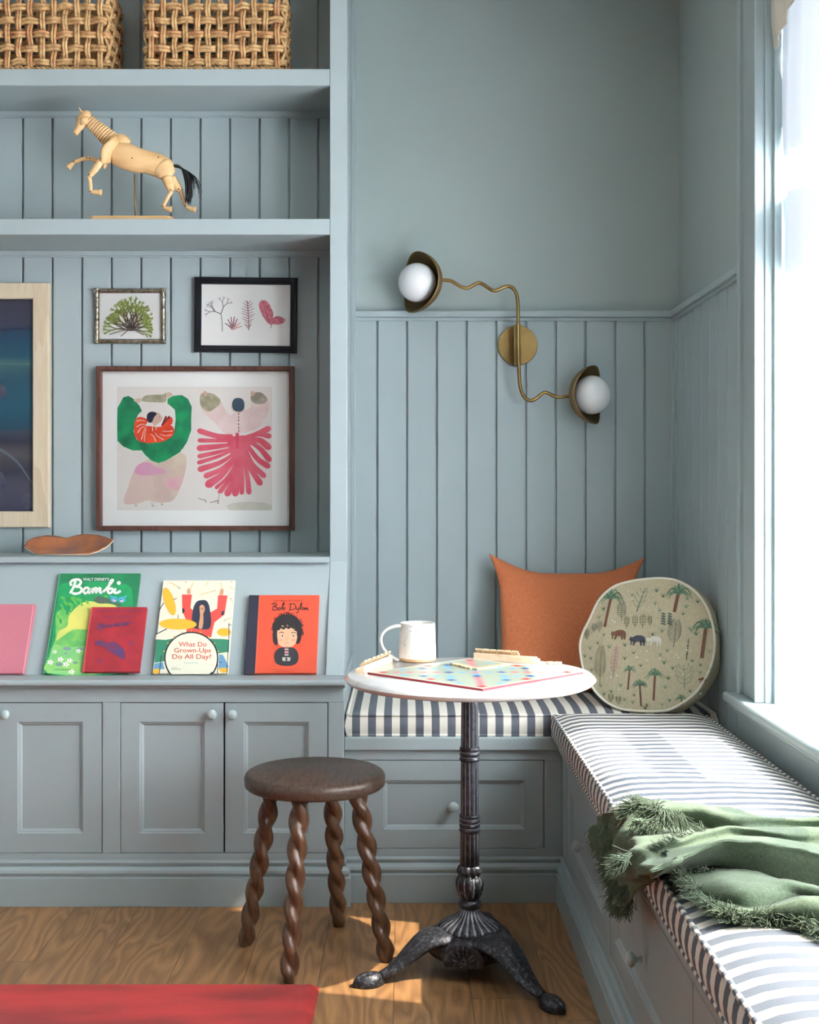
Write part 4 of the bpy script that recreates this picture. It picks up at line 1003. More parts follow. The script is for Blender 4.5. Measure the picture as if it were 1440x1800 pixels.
# A large seascape
t, M, (hw, hh), s, c = frame_rect('framed_painting', 'dark blue seascape print in a wide pale wood frame at the left edge', (-330, 497, 85, 927), (-302, 0, 0, 0), DN, .03, ASH, prof_flat)
yp = DN-.014
def tex_sea():
    m = bpy.data.materials.new('painted_sea'); m.use_nodes = True; N = m.node_tree.nodes; L = m.node_tree.links; b = N['Principled BSDF']; b.inputs['Roughness'].default_value = .5
    tc = N.new('ShaderNodeTexCoord'); sep = N.new('ShaderNodeSeparateXYZ'); L.new(tc.outputs['Object'], sep.inputs[0])
    mp = N.new('ShaderNodeMapping'); mp.inputs['Scale'].default_value = (.7, 1, 3.2); L.new(tc.outputs['Object'], mp.inputs[0])
    nz = N.new('ShaderNodeTexNoise'); nz.inputs['Scale'].default_value = 3.4; nz.inputs['Detail'].default_value = 6; nz.inputs['Distortion'].default_value = .8; L.new(mp.outputs[0], nz.inputs['Vector'])
    mr = N.new('ShaderNodeMapRange'); mr.inputs[1].default_value = zs(902, F/yp); mr.inputs[2].default_value = zs(522, F/yp); L.new(sep.outputs[2], mr.inputs[0])
    ad = N.new('ShaderNodeMath'); ad.operation = 'MULTIPLY_ADD'; ad.inputs[1].default_value = .10; L.new(nz.outputs['Fac'], ad.inputs[0])
    sb = N.new('ShaderNodeMath'); sb.operation = 'SUBTRACT'; L.new(mr.outputs[0], sb.inputs[0]); sb.inputs[1].default_value = .05; L.new(sb.outputs[0], ad.inputs[2])
    r = N.new('ShaderNodeValToRGB'); L.new(ad.outputs[0], r.inputs[0]); E = r.color_ramp.elements
    E[0].position = 0; E[0].color = srgb(62, 66, 92); E[1].position = 1; E[1].color = srgb(66, 62, 84)
    for p, c_ in ((.12, (84, 84, 104)), (.20, (58, 58, 78)), (.27, (92, 90, 98)), (.33, (52, 52, 74)), (.375, (66, 78, 96)), (.39, (34, 80, 104)), (.5, (36, 92, 116)), (.62, (40, 86, 108)), (.70, (70, 112, 120)), (.73, (34, 88, 112)), (.84, (34, 70, 100)), (.852, (26, 38, 72)), (.865, (62, 66, 88))):
        q = E.new(p); q.color = srgb(*c_)
    L.new(r.outputs[0], b.inputs['Base Color']); return m
bm = new(); box(bm, -hw-.004, hw+.004, -.014, -.001, -hh-.004, hh+.004, 0, M); pr_ = link('print', bm, tex_sea(), t)
cv = Canvas(wallmap(yp)); SH1 = mat('painted_boulder', srgb(70, 70, 96), .5, col2=srgb(96, 96, 118), scale=30); SH2 = mat('painted_foam', srgb(110, 118, 130), .6)
cv.ell(2, 688, 9, 12, SH1); cv.ell(50, 880, 12, 14, SH1); cv.ell(-2, 850, 12, 22, SH1)
cv.stroke([(-40, 775), (0, 790), (30, 812), (57, 850)], 7, SH2, 4, taper=(1, .3)); cv.stroke([(-30, 633), (10, 640), (55, 640)], 2.4, mat('painted_wave', srgb(86, 124, 126), .5), 4)
cv.done('painted_detail', pr_); glass(t, M, hw, hh, -.022)
# B silver bamboo frame
SILV = mat('antique_silver', srgb(176, 168, 150), .28, metal=.92, col2=srgb(112, 100, 82), scale=60, lo=.3, hi=.6)
t, M, (hw, hh), s, c = frame_rect('framed_print', 'pressed green seaweed picture in a small silver bamboo-style frame', (165.5, 506.5, 290.5, 603.5), (173.5, 0, 0, 0), DN, .016, SILV, [(0, 0), (0, .6), (.1, .8), (.9, .8), (1, .6), (1, 0)])
bm = new(); fw, fh = 62.5/s, 48.5/s; o_ = 4/s
knots = {'h': (-.78, -.35, .05, .6), 'v': (-.6, .1, .55)}
for sg in (-1, 1):
    for hor in (True, False):
        L_ = fw if hor else fh; other = (fh if hor else fw)-o_
        a = (-L_, other*sg); pts = []; rad = []
        n = 60
        kn = [-.98]+([-.74, -.45, -.05, .16, .62] if hor else [-.55, -.2, .25, .6])+[.98]
        for i in range(n+1):
            u = -1+2*i/n; d = min(abs(u-k) for k in kn); r = .0062*(1+.28*math.exp(-(d*L_/.004)**2))-.0009*math.exp(-((d*L_-.009)/.004)**2)
            p = (u*L_, -.012, other*sg) if hor else (other*sg, -.012, u*L_); pts.append(M @ Vector(p)); rad.append(r)
        tube(bm, pts, rad, 12)
link('bamboo_molding', bm, SILV, t, smooth=True)
bm = new(); box(bm, -hw-.003, hw+.003, -.005, -.001, -hh-.003, hh+.003, 0, M); pr_ = link('print', bm, PAPER, t)
cv = Canvas(wallmap(DN-.005)); OL = [mat('seaweed_olive', srgb(122, 138, 58), .7), mat('seaweed_brown', srgb(92, 78, 62), .7), mat('seaweed_lime', srgb(140, 152, 72), .7), mat('seaweed_plum', srgb(70, 52, 58), .7)]
rnd = random.Random(11)
def c4(x, y): return (150+x/3.692, 480+y/3.692)
def branch(x, y, ang, ln, w, d):
    x2, y2 = x+ln*math.cos(ang), y-ln*math.sin(ang)
    xm, ym = (x+x2)/2+rnd.uniform(-3, 3), (y+y2)/2+rnd.uniform(-3, 3)
    mm = OL[3] if d >= 4 else OL[1] if d == 3 else OL[0] if rnd.random() < .55 else OL[2] if d < 2 else OL[1]
    cv.stroke([c4(x, y), c4(xm, ym), c4(x2, y2)], w/3.69, mm, 2, taper=(1, .9 if d else .75))
    if d > 0 and -1 < ang < PI+1:
        for da in ((-.33, .3) if d > 1 else (-.28, .02, .3)): branch(x2, y2, ang+da+rnd.uniform(-.1, .1), ln*rnd.uniform(.74, .9), max(w*.86, 6.4), d-1)
for a, l in ((1.95, 58), (1.7, 50), (1.45, 62), (1.2, 46), (1.0, 52), (2.55, 50), (2.25, 46), (.45, 44), (.7, 44), (2.95, 52), (.1, 42)): branch(296, 372, a, l*.98, 10, 4)
for tx, ty in ((232, 412), (382, 402), (160, 400)): cv.stroke([c4(296, 360), c4((296+tx)/2, (372+ty)/2-8), c4(tx, ty)], 1.5, OL[1], 3)
cv.done('pressed_seaweed', pr_); glass(t, M, hw, hh, -.008)
# C black frame
BLK = mat('black_lacquer', srgb(18, 20, 27), .45, spec=.25)
t, M, (hw, hh), s, c = frame_rect('framed_print', 'four pink and grey pressed seaweeds in a black stepped frame', (341, 487, 522, 619), (353, 0, 0, 0), DN, .022, BLK, [(0, 0), (0, .75), (.08, .85), (.3, .85), (.34, 1), (.66, 1), (.7, .8), (.92, .8), (1, .6), (1, 0)], rot=math.radians(.5))
bm = new(); box(bm, -hw-.003, hw+.003, -.007, -.001, -hh-.003, hh+.003, 0, M); pr_ = link('print', bm, PAPER, t)
cv = Canvas(wallmap(DN-.007)); G1 = mat('seaweed_grey', srgb(88, 80, 88), .7); G2 = mat('seaweed_mauve', srgb(152, 112, 122), .7); G3 = mat('seaweed_rose', srgb(204, 122, 136), .7, col2=srgb(170, 84, 100), scale=120); G4 = mat('seaweed_pale_rose', srgb(206, 164, 160), .7)
def fork(x, y, ang, ln, w, d):
    x2, y2 = x+ln*math.cos(ang), y-ln*math.sin(ang); cv.stroke([c4(x, y), c4(x2, y2)], max(w, 2.6)/3.69, G1, layer=False)
    if d:
        for da in (-.5, .5): fork(x2, y2, ang+da, ln*.72, w*.8, d-1)
cv.stroke([c4(889, 380), c4(888, 320), c4(880, 262)], 1.2, G1, 3)
fork(880, 265, 2.75, 44, 5, 3); fork(882, 262, 1.25, 44, 5, 3); fork(842, 247, 2.1, 34, 4, 2)
for da in (-.95, -.55, -.2, .15, .5, .9, 1.25): cv.stroke([c4(958, 366), c4(958+30*math.sin(da), 366-38*math.cos(da)), c4(958+62*math.sin(da), 366-88*math.cos(da)*(1-.2*abs(da)))], 3.2, G2 if da < .6 else G4, 3, layer=False, taper=(1, .5))
cv.stroke([c4(1062, 372), c4(1060, 300), c4(1052, 180)], 1.6, G2, 3)
for k in range(11):
    y = 192+k*16; l = 10+34*math.sin((k+2)/13*PI)*(1 if k % 2 else .75)
    for sg in (-1, 1): cv.stroke([c4(1056+k*.4, y+8), c4(1056+sg*l, y-10+rnd.uniform(-6, 6))], 1.5, G2, layer=False, taper=(1, .6))
cv.poly([c4(*p) for p in ((1200, 335), (1165, 300), (1138, 250), (1128, 205), (1140, 182), (1165, 178), (1190, 195), (1205, 225), (1220, 260), (1216, 300))], G3, 4)
cv.poly([c4(*p) for p in ((1205, 335), (1215, 300), (1240, 280), (1270, 285), (1298, 302), (1285, 325), (1250, 335), (1225, 332))], G3, 4)
cv.stroke([c4(1203, 358), c4(1206, 335), c4(1180, 280), c4(1160, 220)], 1, G1, 3)
cv.done('pressed_seaweed', pr_); glass(t, M, hw, hh, -.012)
# D large watercolour
WEN = grain('dark_walnut_frame', srgb(92, 58, 46), srgb(66, 38, 32), .4, axis=(1, 1, .1), scale=90, rings=5)
t, M, (hw, hh), s, c = frame_rect('framed_painting', 'large watercolour of two dancers, one green and one pink skirted, in walnut frame', (169, 643.5, 517, 933), (177.5, 0, 0, 0), DN, .034, WEN, [(0, 0), (0, .95), (.1, 1), (.75, 1), (1, .85), (1, 0)])
bm = new(); box(bm, -hw-.003, hw+.003, -.012, -.002, -hh-.003, hh+.003, 0, M); pr_ = link('mount', bm, MATB, t)
def c5(x, y): return (180+x/4.3636, 660+y/4.3636)
yd = DN-.0122; cv = Canvas(wallmap(yd))
SHEET = mat('watercolour_paper', srgb(222, 218, 214), .85); cv.rect(*c5(113, 86), *c5(1303, 1034), SHEET)
def W(n, a, b, sc=22, lo=.35, hi=.65): return mat('wash_'+n, srgb(*a), .85, col2=srgb(*b), scale=sc, detail=3, lo=lo, hi=hi)
GRN = W('green', (22, 146, 92), (18, 104, 74)); ORG = W('orange', (222, 78, 34), (196, 50, 34)); PNK = W('rose', (208, 98, 116), (198, 74, 94)); BLU = W('slate', (74, 94, 112), (52, 70, 90)); NAV = W('navy', (50, 52, 84), (40, 40, 66))
BLUSH = W('blush', (226, 206, 204), (216, 192, 190)); SANDW = W('sand', (214, 200, 180), (200, 178, 170), 12); OLV = W('olive', (150, 146, 118), (176, 172, 150), 40); LIL = W('lilac', (210, 150, 180), (204, 168, 184), 30); SKN = W('skin', (206, 188, 168), (196, 160, 146)); TAU = W('taupe', (150, 140, 134), (176, 168, 160)); GRY = W('shade', (196, 194, 182), (204, 202, 192)); CRM = SHEET
def pl(pts, m, sm=4): cv.poly([c5(*p) for p in pts], m, sm)
def sk(pts, w, m, taper=None, sm=4): cv.stroke([c5(*p) for p in pts], w/4.36, m, sm, taper=taper)
# left figure: skirt, sleeves ring, face
pl([(300, 670), (250, 720), (200, 850), (165, 975), (260, 985), (330, 960), (440, 975), (540, 960), (590, 880), (635, 740), (640, 620), (560, 590), (420, 610)], SANDW)
pl([(165, 975), (200, 850), (250, 740), (380, 760), (380, 900), (330, 960), (250, 985)], W('pinksand', (216, 186, 184), (206, 190, 176), 10))
pl([(250, 750), (260, 700), (310, 668), (370, 672), (410, 700), (480, 720), (485, 748), (420, 758), (330, 768)], LIL)
pl([(470, 830), (500, 790), (600, 770), (620, 800), (580, 880), (510, 860)], W('pinkpatch', (216, 162, 178), (214, 180, 180), 30))
pl([(300, 575), (230, 575), (160, 545), (115, 500), (113, 350), (115, 250), (135, 215), (160, 168), (200, 156), (240, 180), (285, 232), (304, 272), (275, 300), (250, 350), (240, 430), (262, 490), (330, 520)], GRN, 0)
pl([(500, 215), (500, 182), (545, 156), (610, 150), (658, 180), (686, 240), (682, 330), (682, 420), (650, 510), (615, 565), (540, 560), (510, 480), (552, 420), (562, 340), (556, 262)], GRN, 0)
pl([(262, 490), (320, 512), (400, 510), (470, 506), (530, 468), (620, 540), (600, 585), (540, 622), (485, 655), (430, 672), (380, 655), (330, 612), (300, 572), (240, 560)], GRN, 0)
pl([(300, 190), (330, 155), (400, 148), (470, 145), (485, 130), (492, 165), (480, 205), (400, 205), (320, 200)], OLV); pl([(240, 190), (270, 176), (298, 180), (290, 205), (265, 208)], SKN); pl([(490, 140), (515, 128), (540, 150), (520, 170), (498, 172)], SKN)
pl([(250, 350), (275, 320), (320, 325), (350, 345), (330, 390), (335, 440), (330, 510), (285, 505), (250, 465), (244, 400)], ORG)
pl([(320, 400), (380, 390), (440, 395), (500, 370), (545, 400), (550, 440), (530, 470), (470, 505), (400, 515), (325, 512)], ORG)
for k, (a, l) in enumerate(((.05, 70), (.25, 85), (.45, 95), (.65, 100), (.85, 95), (1.1, 80))):
    x, y = 455, 385; sk([(x, y), (x+l*.6*math.cos(a), y-l*.6*math.sin(a)), (x+l*math.cos(a), y-l*math.sin(a))], 17, ORG if k < 4 else W('maroon', (140, 40, 50), (120, 34, 44)), (.5, 1.1))
for pts in (((262, 395), (300, 375), (340, 378)), ((270, 440), (300, 400), (325, 392)), ((300, 490), (315, 440), (328, 400)), ((322, 505), (326, 450), (335, 400)), ((410, 505), (395, 470), (370, 450)), ((470, 492), (430, 470), (405, 440)), ((530, 455), (480, 462), (440, 450)), ((540, 425), (500, 430), (460, 425)), ((262, 350), (300, 342), (330, 352)), ((385, 425), (385, 395), (390, 380)), ((415, 415), (410, 395), (405, 385))): sk(pts, 6, CRM, (1, .4))
pl([(385, 370), (370, 330), (395, 295), (425, 285), (445, 300), (460, 325), (455, 345), (425, 372), (400, 385)], SKN); pl([(412, 285), (380, 278), (350, 290), (340, 320), (348, 352), (370, 364), (385, 350), (398, 320), (414, 300)], NAV)
sk([(436, 318), (442, 322)], 6, W('lip', (170, 60, 60), (150, 50, 50)))
for x, y in ((255, 1000), (455, 990), (385, 1002)): sk([(x-8, y-30), (x, y-8), (x+14, y)], 11, SANDW); sk([(x-6, y), (x+12, y)], 8, OLV)
# right figure
pl([(750, 150), (775, 125), (840, 140), (890, 170), (930, 240), (975, 300), (1040, 275), (1100, 265), (1140, 240), (1135, 160), (1170, 128), (1230, 135), (1272, 175), (1278, 250), (1250, 330), (1200, 400), (1120, 430), (1060, 440), (960, 450), (900, 410), (860, 360), (800, 310), (752, 240)], BLUSH)
pl([(752, 150), (800, 135), (850, 140), (900, 180), (900, 220), (830, 275), (780, 262), (752, 220)], OLV); pl([(1138, 160), (1165, 135), (1220, 132), (1265, 180), (1240, 215), (1180, 218), (1145, 195)], W('olive2', (136, 130, 118), (170, 164, 150), 40))
pl([(780, 150), (778, 122), (795, 120), (805, 140), (798, 160)], SKN); pl([(1136, 140), (1145, 120), (1165, 124), (1166, 148), (1146, 156)], SKN)
pl([(990, 250), (1000, 232), (1085, 240), (1090, 262), (1060, 285), (1010, 278)], W('nape', (216, 180, 172), (206, 170, 160))); pl([(995, 215), (1010, 182), (1042, 172), (1075, 182), (1090, 215), (1084, 255), (1060, 278), (1020, 272), (1000, 250)], BLU)
for y in (295, 322, 345, 375, 402, 425): sk([(1042+(y % 3)*4, y-8), (1046, y), (1043, y+6)], 7, W('bead', (90, 60, 60), (80, 50, 50)))
# the fan of stripes
pl([(985, 470), (1130, 460), (1150, 480), (1130, 560), (1090, 640), (1040, 700), (990, 620), (960, 520)], PNK)
def ray(ctrl, w0, w1): w0 *= .95; w1 *= 1.06; sk(ctrl, (w0+w1)/2, PNK, (w0/((w0+w1)/2), w1/((w0+w1)/2)))
org = (1050, 500)
for pts, w0, w1 in ((((1000, 470), (880, 465), (745, 425)), 40, 40), (((1000, 500), (880, 500), (745, 498)), 26, 32), (((1000, 530), (880, 545), (745, 558)), 30, 46), (((1000, 560), (880, 590), (745, 620)), 24, 34), (((1000, 575), (880, 625), (740, 668)), 20, 30), (((1010, 600), (900, 670), (750, 720)), 24, 44),
    (((1015, 625), (910, 720), (795, 770)), 24, 42), (((1020, 640), (920, 760), (815, 835)), 28, 60), (((1030, 660), (960, 780), (875, 860)), 18, 28), (((1035, 665), (980, 790), (905, 890)), 18, 36), (((1045, 670), (1010, 800), (960, 905)), 20, 52), (((1055, 670), (1045, 800), (1020, 905)), 20, 52), (((1065, 660), (1075, 780), (1070, 900)), 22, 34),
    (((1075, 620), (1110, 760), (1125, 895)), 30, 40), (((1085, 590), (1130, 700), (1210, 825)), 34, 46), (((1095, 560), (1150, 680), (1240, 770)), 34, 40), (((1110, 530), (1190, 640), (1270, 695)), 34, 44), (((1120, 500), (1210, 560), (1280, 645)), 30, 44), (((1120, 490), (1210, 500), (1275, 550)), 40, 50), (((1110, 470), (1200, 450), (1280, 465)), 30, 40), (((1120, 470), (1200, 440), (1275, 408)), 24, 44)):
    ray(pts, w0, w1); cv.ell(*c5(*pts[-1]), w1*.46/4.36, w1*.46/4.36, PNK, n=12, layer=False)
sk([(1035, 440), (1035, 560)], 26, W('rose2', (200, 70, 96), (190, 60, 86)))
pl([(950, 1000), (1000, 978), (1120, 968), (1240, 975), (1303, 995), (1303, 1034), (980, 1034)], GRY, 0)
sk([(735, 940), (760, 950), (790, 958), (795, 975)], 11, TAU, (.7, 1)); sk([(825, 975), (860, 968), (890, 958), (885, 985)], 12, TAU, (.6, 1)); sk([(890, 955), (895, 915), (880, 885)], 5, TAU)
cv.done('watercolour', pr_); glass(t, M, hw, hh, -.024)
# ---------------------------------------------------------------- copper leaf dish
COPP = mat('burnt_copper_glaze', srgb(176, 108, 66), .38, metal=.25, col2=srgb(140, 92, 78), scale=16, detail=6, lo=.35, hi=.62, bump=.3, bscale=80); RIM = mat('cream_dish_edge', srgb(214, 200, 180), .4)
ds = F/(DP1+.14)
def c6(x, y): return (30+x/7.58, 925+y/7.58)
xa, xb = xs_(44.5, ds), xs_(199.5, ds); cxd = (xa+xb)/2; zd = ZP1+.0195
dish = thing('leaf_dish', 'copper brown leaf-shaped dish on the ledge below the pictures', 'dish', (cxd, DP1+.14, zd))
bm = new(); rows = []
topo = [(105, 275), (130, 215), (220, 165), (400, 140), (520, 150), (660, 182), (760, 150), (880, 122), (1080, 132), (1200, 160), (1285, 195)]
boto = [(105, 275), (130, 300), (210, 345), (290, 378), (420, 384), (640, 386), (800, 382), (930, 372), (1080, 330), (1200, 270), (1285, 195)]
nu, nv = 44, 16
def samp(lst, x):
    for (x0, y0), (x1, y1) in zip(lst, lst[1:]):
        if x0 <= x <= x1: return y0+(y1-y0)*(x-x0)/(x1-x0)
    return lst[-1][1]
for i in range(nu+1):
    x = 105+(1285-105)*i/nu; yt, yb = samp(topo, x), samp(boto, x); row = []
    wdt = .075*math.sin(PI*min(max(i/nu, .02), .98))**.6
    pf = P(*c6(x, yb), ds); pt = P(*c6(x, yt), ds)
    # front rim low, back rim raised: seen from slightly above
    for j in range(nv+1):
        v = j/nv; y = DP1+.14-wdt+2*wdt*v
        zf = max(pf.z*1.0, zd+.002); zr_ = pt.z+.0; z = zf*(1-v)+zr_*v-.018*math.sin(PI*v)*(math.sin(PI*i/nu)**.5)
        z = max(z, zd+.001); row.append(bm.verts.new((pf.x*(y/(DP1+.14)), y, z)))
    rows.append(row)
for a_, b_ in zip(rows, rows[1:]):
    for j in range(nv): bm.faces.new((a_[j], a_[j+1], b_[j+1], b_[j]))
edge = [r[0].co.copy() for r in rows]+[rows[-1][k].co.copy() for k in range(1, nv)]+[r[-1].co.copy() for r in rows[::-1]]+[rows[0][k].co.copy() for k in range(nv-1, 0, -1)]
o = link('dish_body', bm, COPP, dish, smooth=True); m_ = o.modifiers.new('s', 'SOLIDIFY'); m_.thickness = .004; m_.offset = -1
bm = new(); tube(bm, [Vector((p.x, p.y, max(p.z, zd+.0016))) for p in edge], .0014, 6, closed=True); link('dish_rim', bm, RIM, dish, smooth=True)
# ---------------------------------------------------------------- orange linen pillow
LIN = mat('burnt_orange_linen', srgb(200, 118, 76), .9, col2=srgb(184, 102, 62), scale=260, detail=3, stretch=(1, 1, .10), lo=.3, hi=.7, bump=.5, bscale=420)
s0_, s1_ = 545., 521.
def quadpt(u, v):       # u 0..1 left-right, v 0..1 bottom-top, in the leaning plane; concave sides, full corners
    s = s0_+(s1_-s0_)*v
    L_ = 876-9*v; L_ += -10*max(0, v-.75)**1.5*8*.0
    left = 878-5*v-13*max(0, (v-.72)/.28)**2+6*math.sin(PI*v)
    right = 1122-2*v+14*max(0, (v-.72)/.28)**2-10*math.sin(PI*v)
    px = left+(right-left)*u
    top = 974+6*u+36*(math.sin(PI*u)**.9)+4*math.sin(u*9)*math.sin(PI*u)-0*u
    bot = 1221-6*math.sin(PI*u)
    return px, bot+(top-bot)*v, s
pil = thing('square_pillow', 'burnt orange linen square pillow leaning against the panelled back wall', 'pillow', (.51, 4.15, ZT))
bm = new(); N_ = 40; fr_g, bk_g = [], []
nrm = Vector((0, -1, .18)).normalized()
for j in range(N_+1):
    rf, rk = [], []
    for i in range(N_+1):
        u, v = .5-.5*math.cos(PI*i/N_), .5-.5*math.cos(PI*j/N_)
        px, py, s = quadpt(u, v); p = P(px, py, s)
        t_ = ((1-(2*u-1)**2)*(1-(2*v-1)**2))**.42*.062
        wr = .0035*noise.noise(Vector((u*5, v*5, 2)))+.004*noise.noise(Vector((u*3+v*6, v*2, 8)))*(1 if t_ > .02 else 0)
        wr += .003*math.sin(30*math.atan2(v-1, u+.02))*math.exp(-((u)**2+(v-1)**2)/.02)
        f = bm.verts.new(p+nrm*(t_+wr)); rf.append(f)
        if 0 < i < N_ and 0 < j < N_:
            q = p-nrm*t_*.75; q.y = min(q.y, DW-.006); rk.append(bm.verts.new(q))
        else: rk.append(f)
    fr_g.append(rf); bk_g.append(rk)
for j in range(N_):
    for i in range(N_):
        bm.faces.new((fr_g[j][i], fr_g[j][i+1], fr_g[j+1][i+1], fr_g[j+1][i]))
        vs = [bk_g[j][i], bk_g[j+1][i], bk_g[j+1][i+1], bk_g[j][i+1]]
        try: bm.faces.new(vs)
        except ValueError: pass
link('pillow_cover', bm, LIN, pil, smooth=True)
bm = new(); tube(bm, [fr_g[j][0].co.copy() for j in range(N_+1)] if False else [P(*quadpt(.5-.5*math.cos(PI*j/N_), 1)[:2], s1_) for j in range(N_+1)], .0018, 6); link('seam', bm, LIN, pil, smooth=True)
# ---------------------------------------------------------------- round embroidered pillow
an, bn = math.radians(33), math.radians(16)
RN = Vector((-math.sin(an)*math.cos(bn), -math.cos(an)*math.cos(bn), math.sin(bn))).normalized()
RC0 = Vector(((1139-VX)/592., F/592., 0)); RC0.z = H-(1133-VY)/592.
def rp(px, py): return ray_plane(px, py, RC0, RN)
outl = [(830, 165), (950, 185), (1080, 260), (1170, 370), (1225, 510), (1245, 650), (1235, 780), (1190, 920), (1100, 1060), (990, 1150), (880, 1205), (760, 1217), (600, 1212), (480, 1190), (370, 1130), (280, 1030), (215, 920), (185, 780), (180, 680), (205, 590), (260, 480), (310, 370), (370, 290), (470, 220), (600, 185), (720, 170)]
def c3(x, y): return (980+x/4.5, 980+y/4.5)
O3 = catmull([rp(*c3(*p)) for p in outl], 4, True); cen = rp(*c3(715, 690)); TH_ = .075
def lim(p):
    return Vector((min(p.x, XR-.004), min(p.y, DW-.004), max(p.z, ZT+.006)))
LINEN = mat('natural_linen', srgb(196, 186, 160), .9, col2=srgb(180, 168, 138), scale=240, detail=2, stretch=(1, 1, .35), lo=.3, hi=.7, bump=.4, bscale=500); CORD = mat('cream_piping', srgb(222, 216, 200), .8)
rpil = thing('round_pillow', 'round box pillow embroidered with palm trees and small animals in the corner', 'pillow', (cen.x, cen.y, ZT))
Rm = sum((p-cen).length for p in O3)/len(O3)
def crown(f): return .020*(1-f**2.6)
bm = new(); rings = []
for f in (.12, .3, .45, .6, .72, .82, .9, .96, 1.0):
    rings.append([bm.verts.new(cen+(p-cen)*f+RN*(crown(f)+.0015*noise.noise(p*9+Vector((f*3, 0, 0))))) for p in O3])
ctr = bm.verts.new(cen+RN*crown(0)); n = len(O3)
for k in range(n): bm.faces.new((ctr, rings[0][k], rings[0][(k+1) % n]))
for A, B in zip(rings, rings[1:]):
    for k in range(n): bm.faces.new((A[k], B[k], B[(k+1) % n], A[(k+1) % n]))
prev = rings[-1]
for d, f in ((.012, 1.015), (.03, 1.03), (.052, 1.025), (TH_-.008, 1.01), (TH_, .98)):
    B = [bm.verts.new(lim(cen+(p-cen)*f-RN*d)) for p in O3]
    for k in range(n): bm.faces.new((prev[k], B[k], B[(k+1) % n], prev[(k+1) % n]))
    prev = B
ctr = bm.verts.new(lim(cen-RN*(TH_+.006)))
for k in range(n): bm.faces.new((ctr, prev[(k+1) % n], prev[k]))
link('pillow_cover', bm, LINEN, rpil, smooth=True)
bm = new(); tube(bm, O3, .0042, 8, closed=True); link('piping', bm, CORD, rpil, smooth=True)
def pm(x, y):
    p = rp(*c3(x, y)); r = (p-cen)
    # fraction of the way to the outline
    ang = math.atan2(r.z, r.x); best = min(O3, key=lambda q: abs(math.remainder(math.atan2((q-cen).z, (q-cen).x)-ang, 2*PI)))
    f = min(1, r.length/max((best-cen).length, 1e-6)); return p+RN*(crown(f)+.0004), RN
cv = Canvas(pm, step=.000003, base=.0007)
def T(n, c_): return mat('thread_'+n, srgb(*c_), .85, var=.2, scale=300, bump=.5)
tg, tg2, tb_, tp_, tk, tw_, tl_, tl2 = T('green', (84, 118, 98)), T('sage', (122, 148, 120)), T('brown', (122, 84, 66)), T('pink', (176, 118, 132)), T('charcoal', (68, 70, 84)), T('white', (226, 222, 210)), T('moss', (92, 100, 76)), T('grey', (96, 110, 104))
rnd = random.Random(5)
def dens(pts, step=26):
    out = [pts[0]]
    for a, b in zip(pts, pts[1:]):
        k = max(1, int(math.hypot(b[0]-a[0], b[1]-a[1])/step))
        out += [(a[0]+(b[0]-a[0])*i/k, a[1]+(b[1]-a[1])*i/k) for i in range(1, k+1)]
    return out
def st_(pts, w, m, sm=3, taper=None): cv.stroke([(v.x, v.y) for v in catmull([Vector((a, b, 0)) for a, b in pts], sm)] if sm else dens(pts), w, m, layer=False, taper=taper)
def palm(x, y, x2, y2, sp, w, fr=6, mg=tg):
    st_([(x2, y2), ((x+x2)/2, (y+y2)/2), (x, y)], w, tb_, 6)
    for k in range(fr):
        a = PI*(.02+.96*k/(fr-1)); l = sp*rnd.uniform(.85, 1.1); ex, ey = x+l*math.cos(a), y-l*.55*math.sin(a)+l*.34
        st_([(x, y-2), (x+l*.5*math.cos(a), y-l*.60*math.sin(a)-sp*.08), (ex, ey)], w*.75, mg if k % 2 else tg2, 4, (1.1, .35))
        st_([(x, y), (x+l*.42*math.cos(a), y-l*.34*math.sin(a)), (ex*.75+x*.25, ey+sp*.1)], w*.5, mg, 4, (1, .3))
def tuft(x, y, s, m=None):
    m = m or rnd.choice((tg, tg2, tl_))
    for a in (-.7, -.25, .25, .7): st_([(x, y), (x+s*.5*math.sin(a), y-s*.6*math.cos(a)), (x+s*math.sin(a)*1.1, y-s*math.cos(a))], s*.16, m, 2, (1.2, .3))
def twig(x, y, h, sp, m, n=6, w=5, lw=5, leaf=True, lean=0):
    st_([(x, y), (x+lean*.5, y-h*.5), (x+lean, y-h)], w*.8, m, 3, (1, .6))
    n = max(4, int(n*.8))
    for k in range(n):
        t_ = .2+.78*k/n; l = sp*math.sin(PI*(.25+.7*t_))
        for sg in (-1, 1):
            bx, by = x+lean*t_, y-h*t_; ex, ey = bx+sg*l, by-l*.55; ex = bx+sg*l*.75; ey = by-l*.7-6
            st_([(bx, by), (bx+sg*l*.45, by-l*.2), (ex, ey)], min(lw, 3.2), m, 2, (1, .7))
            if leaf: cv.ell(ex, ey, 6.5, 2.6, m, rot=-sg*.9, n=8, layer=False)
palm(430, 330, 388, 555, 120, 22, 7); palm(965, 290, 940, 440, 110, 26, 7); palm(1180, 560, 1150, 800, 110, 26, 7)
palm(590, 900, 572, 1050, 58, 13, 6); palm(790, 940, 770, 1135, 78, 17, 7); palm(668, 1015, 668, 1180, 64, 14, 7); palm(985, 1120, 985, 1170, 55, 12, 6)
twig(645, 440, 200, 62, tg, 6, 9, 8, lean=60); twig(525, 510, 150, 46, tl2, 9, 4, 4); twig(568, 570, 90, 26, tl_, 5, 4, 4); twig(635, 565, 95, 28, tl_, 5, 4, 4); twig(695, 568, 110, 30, tl_, 5, 4, 4); twig(752, 555, 80, 22, tl_, 4, 4, 4)
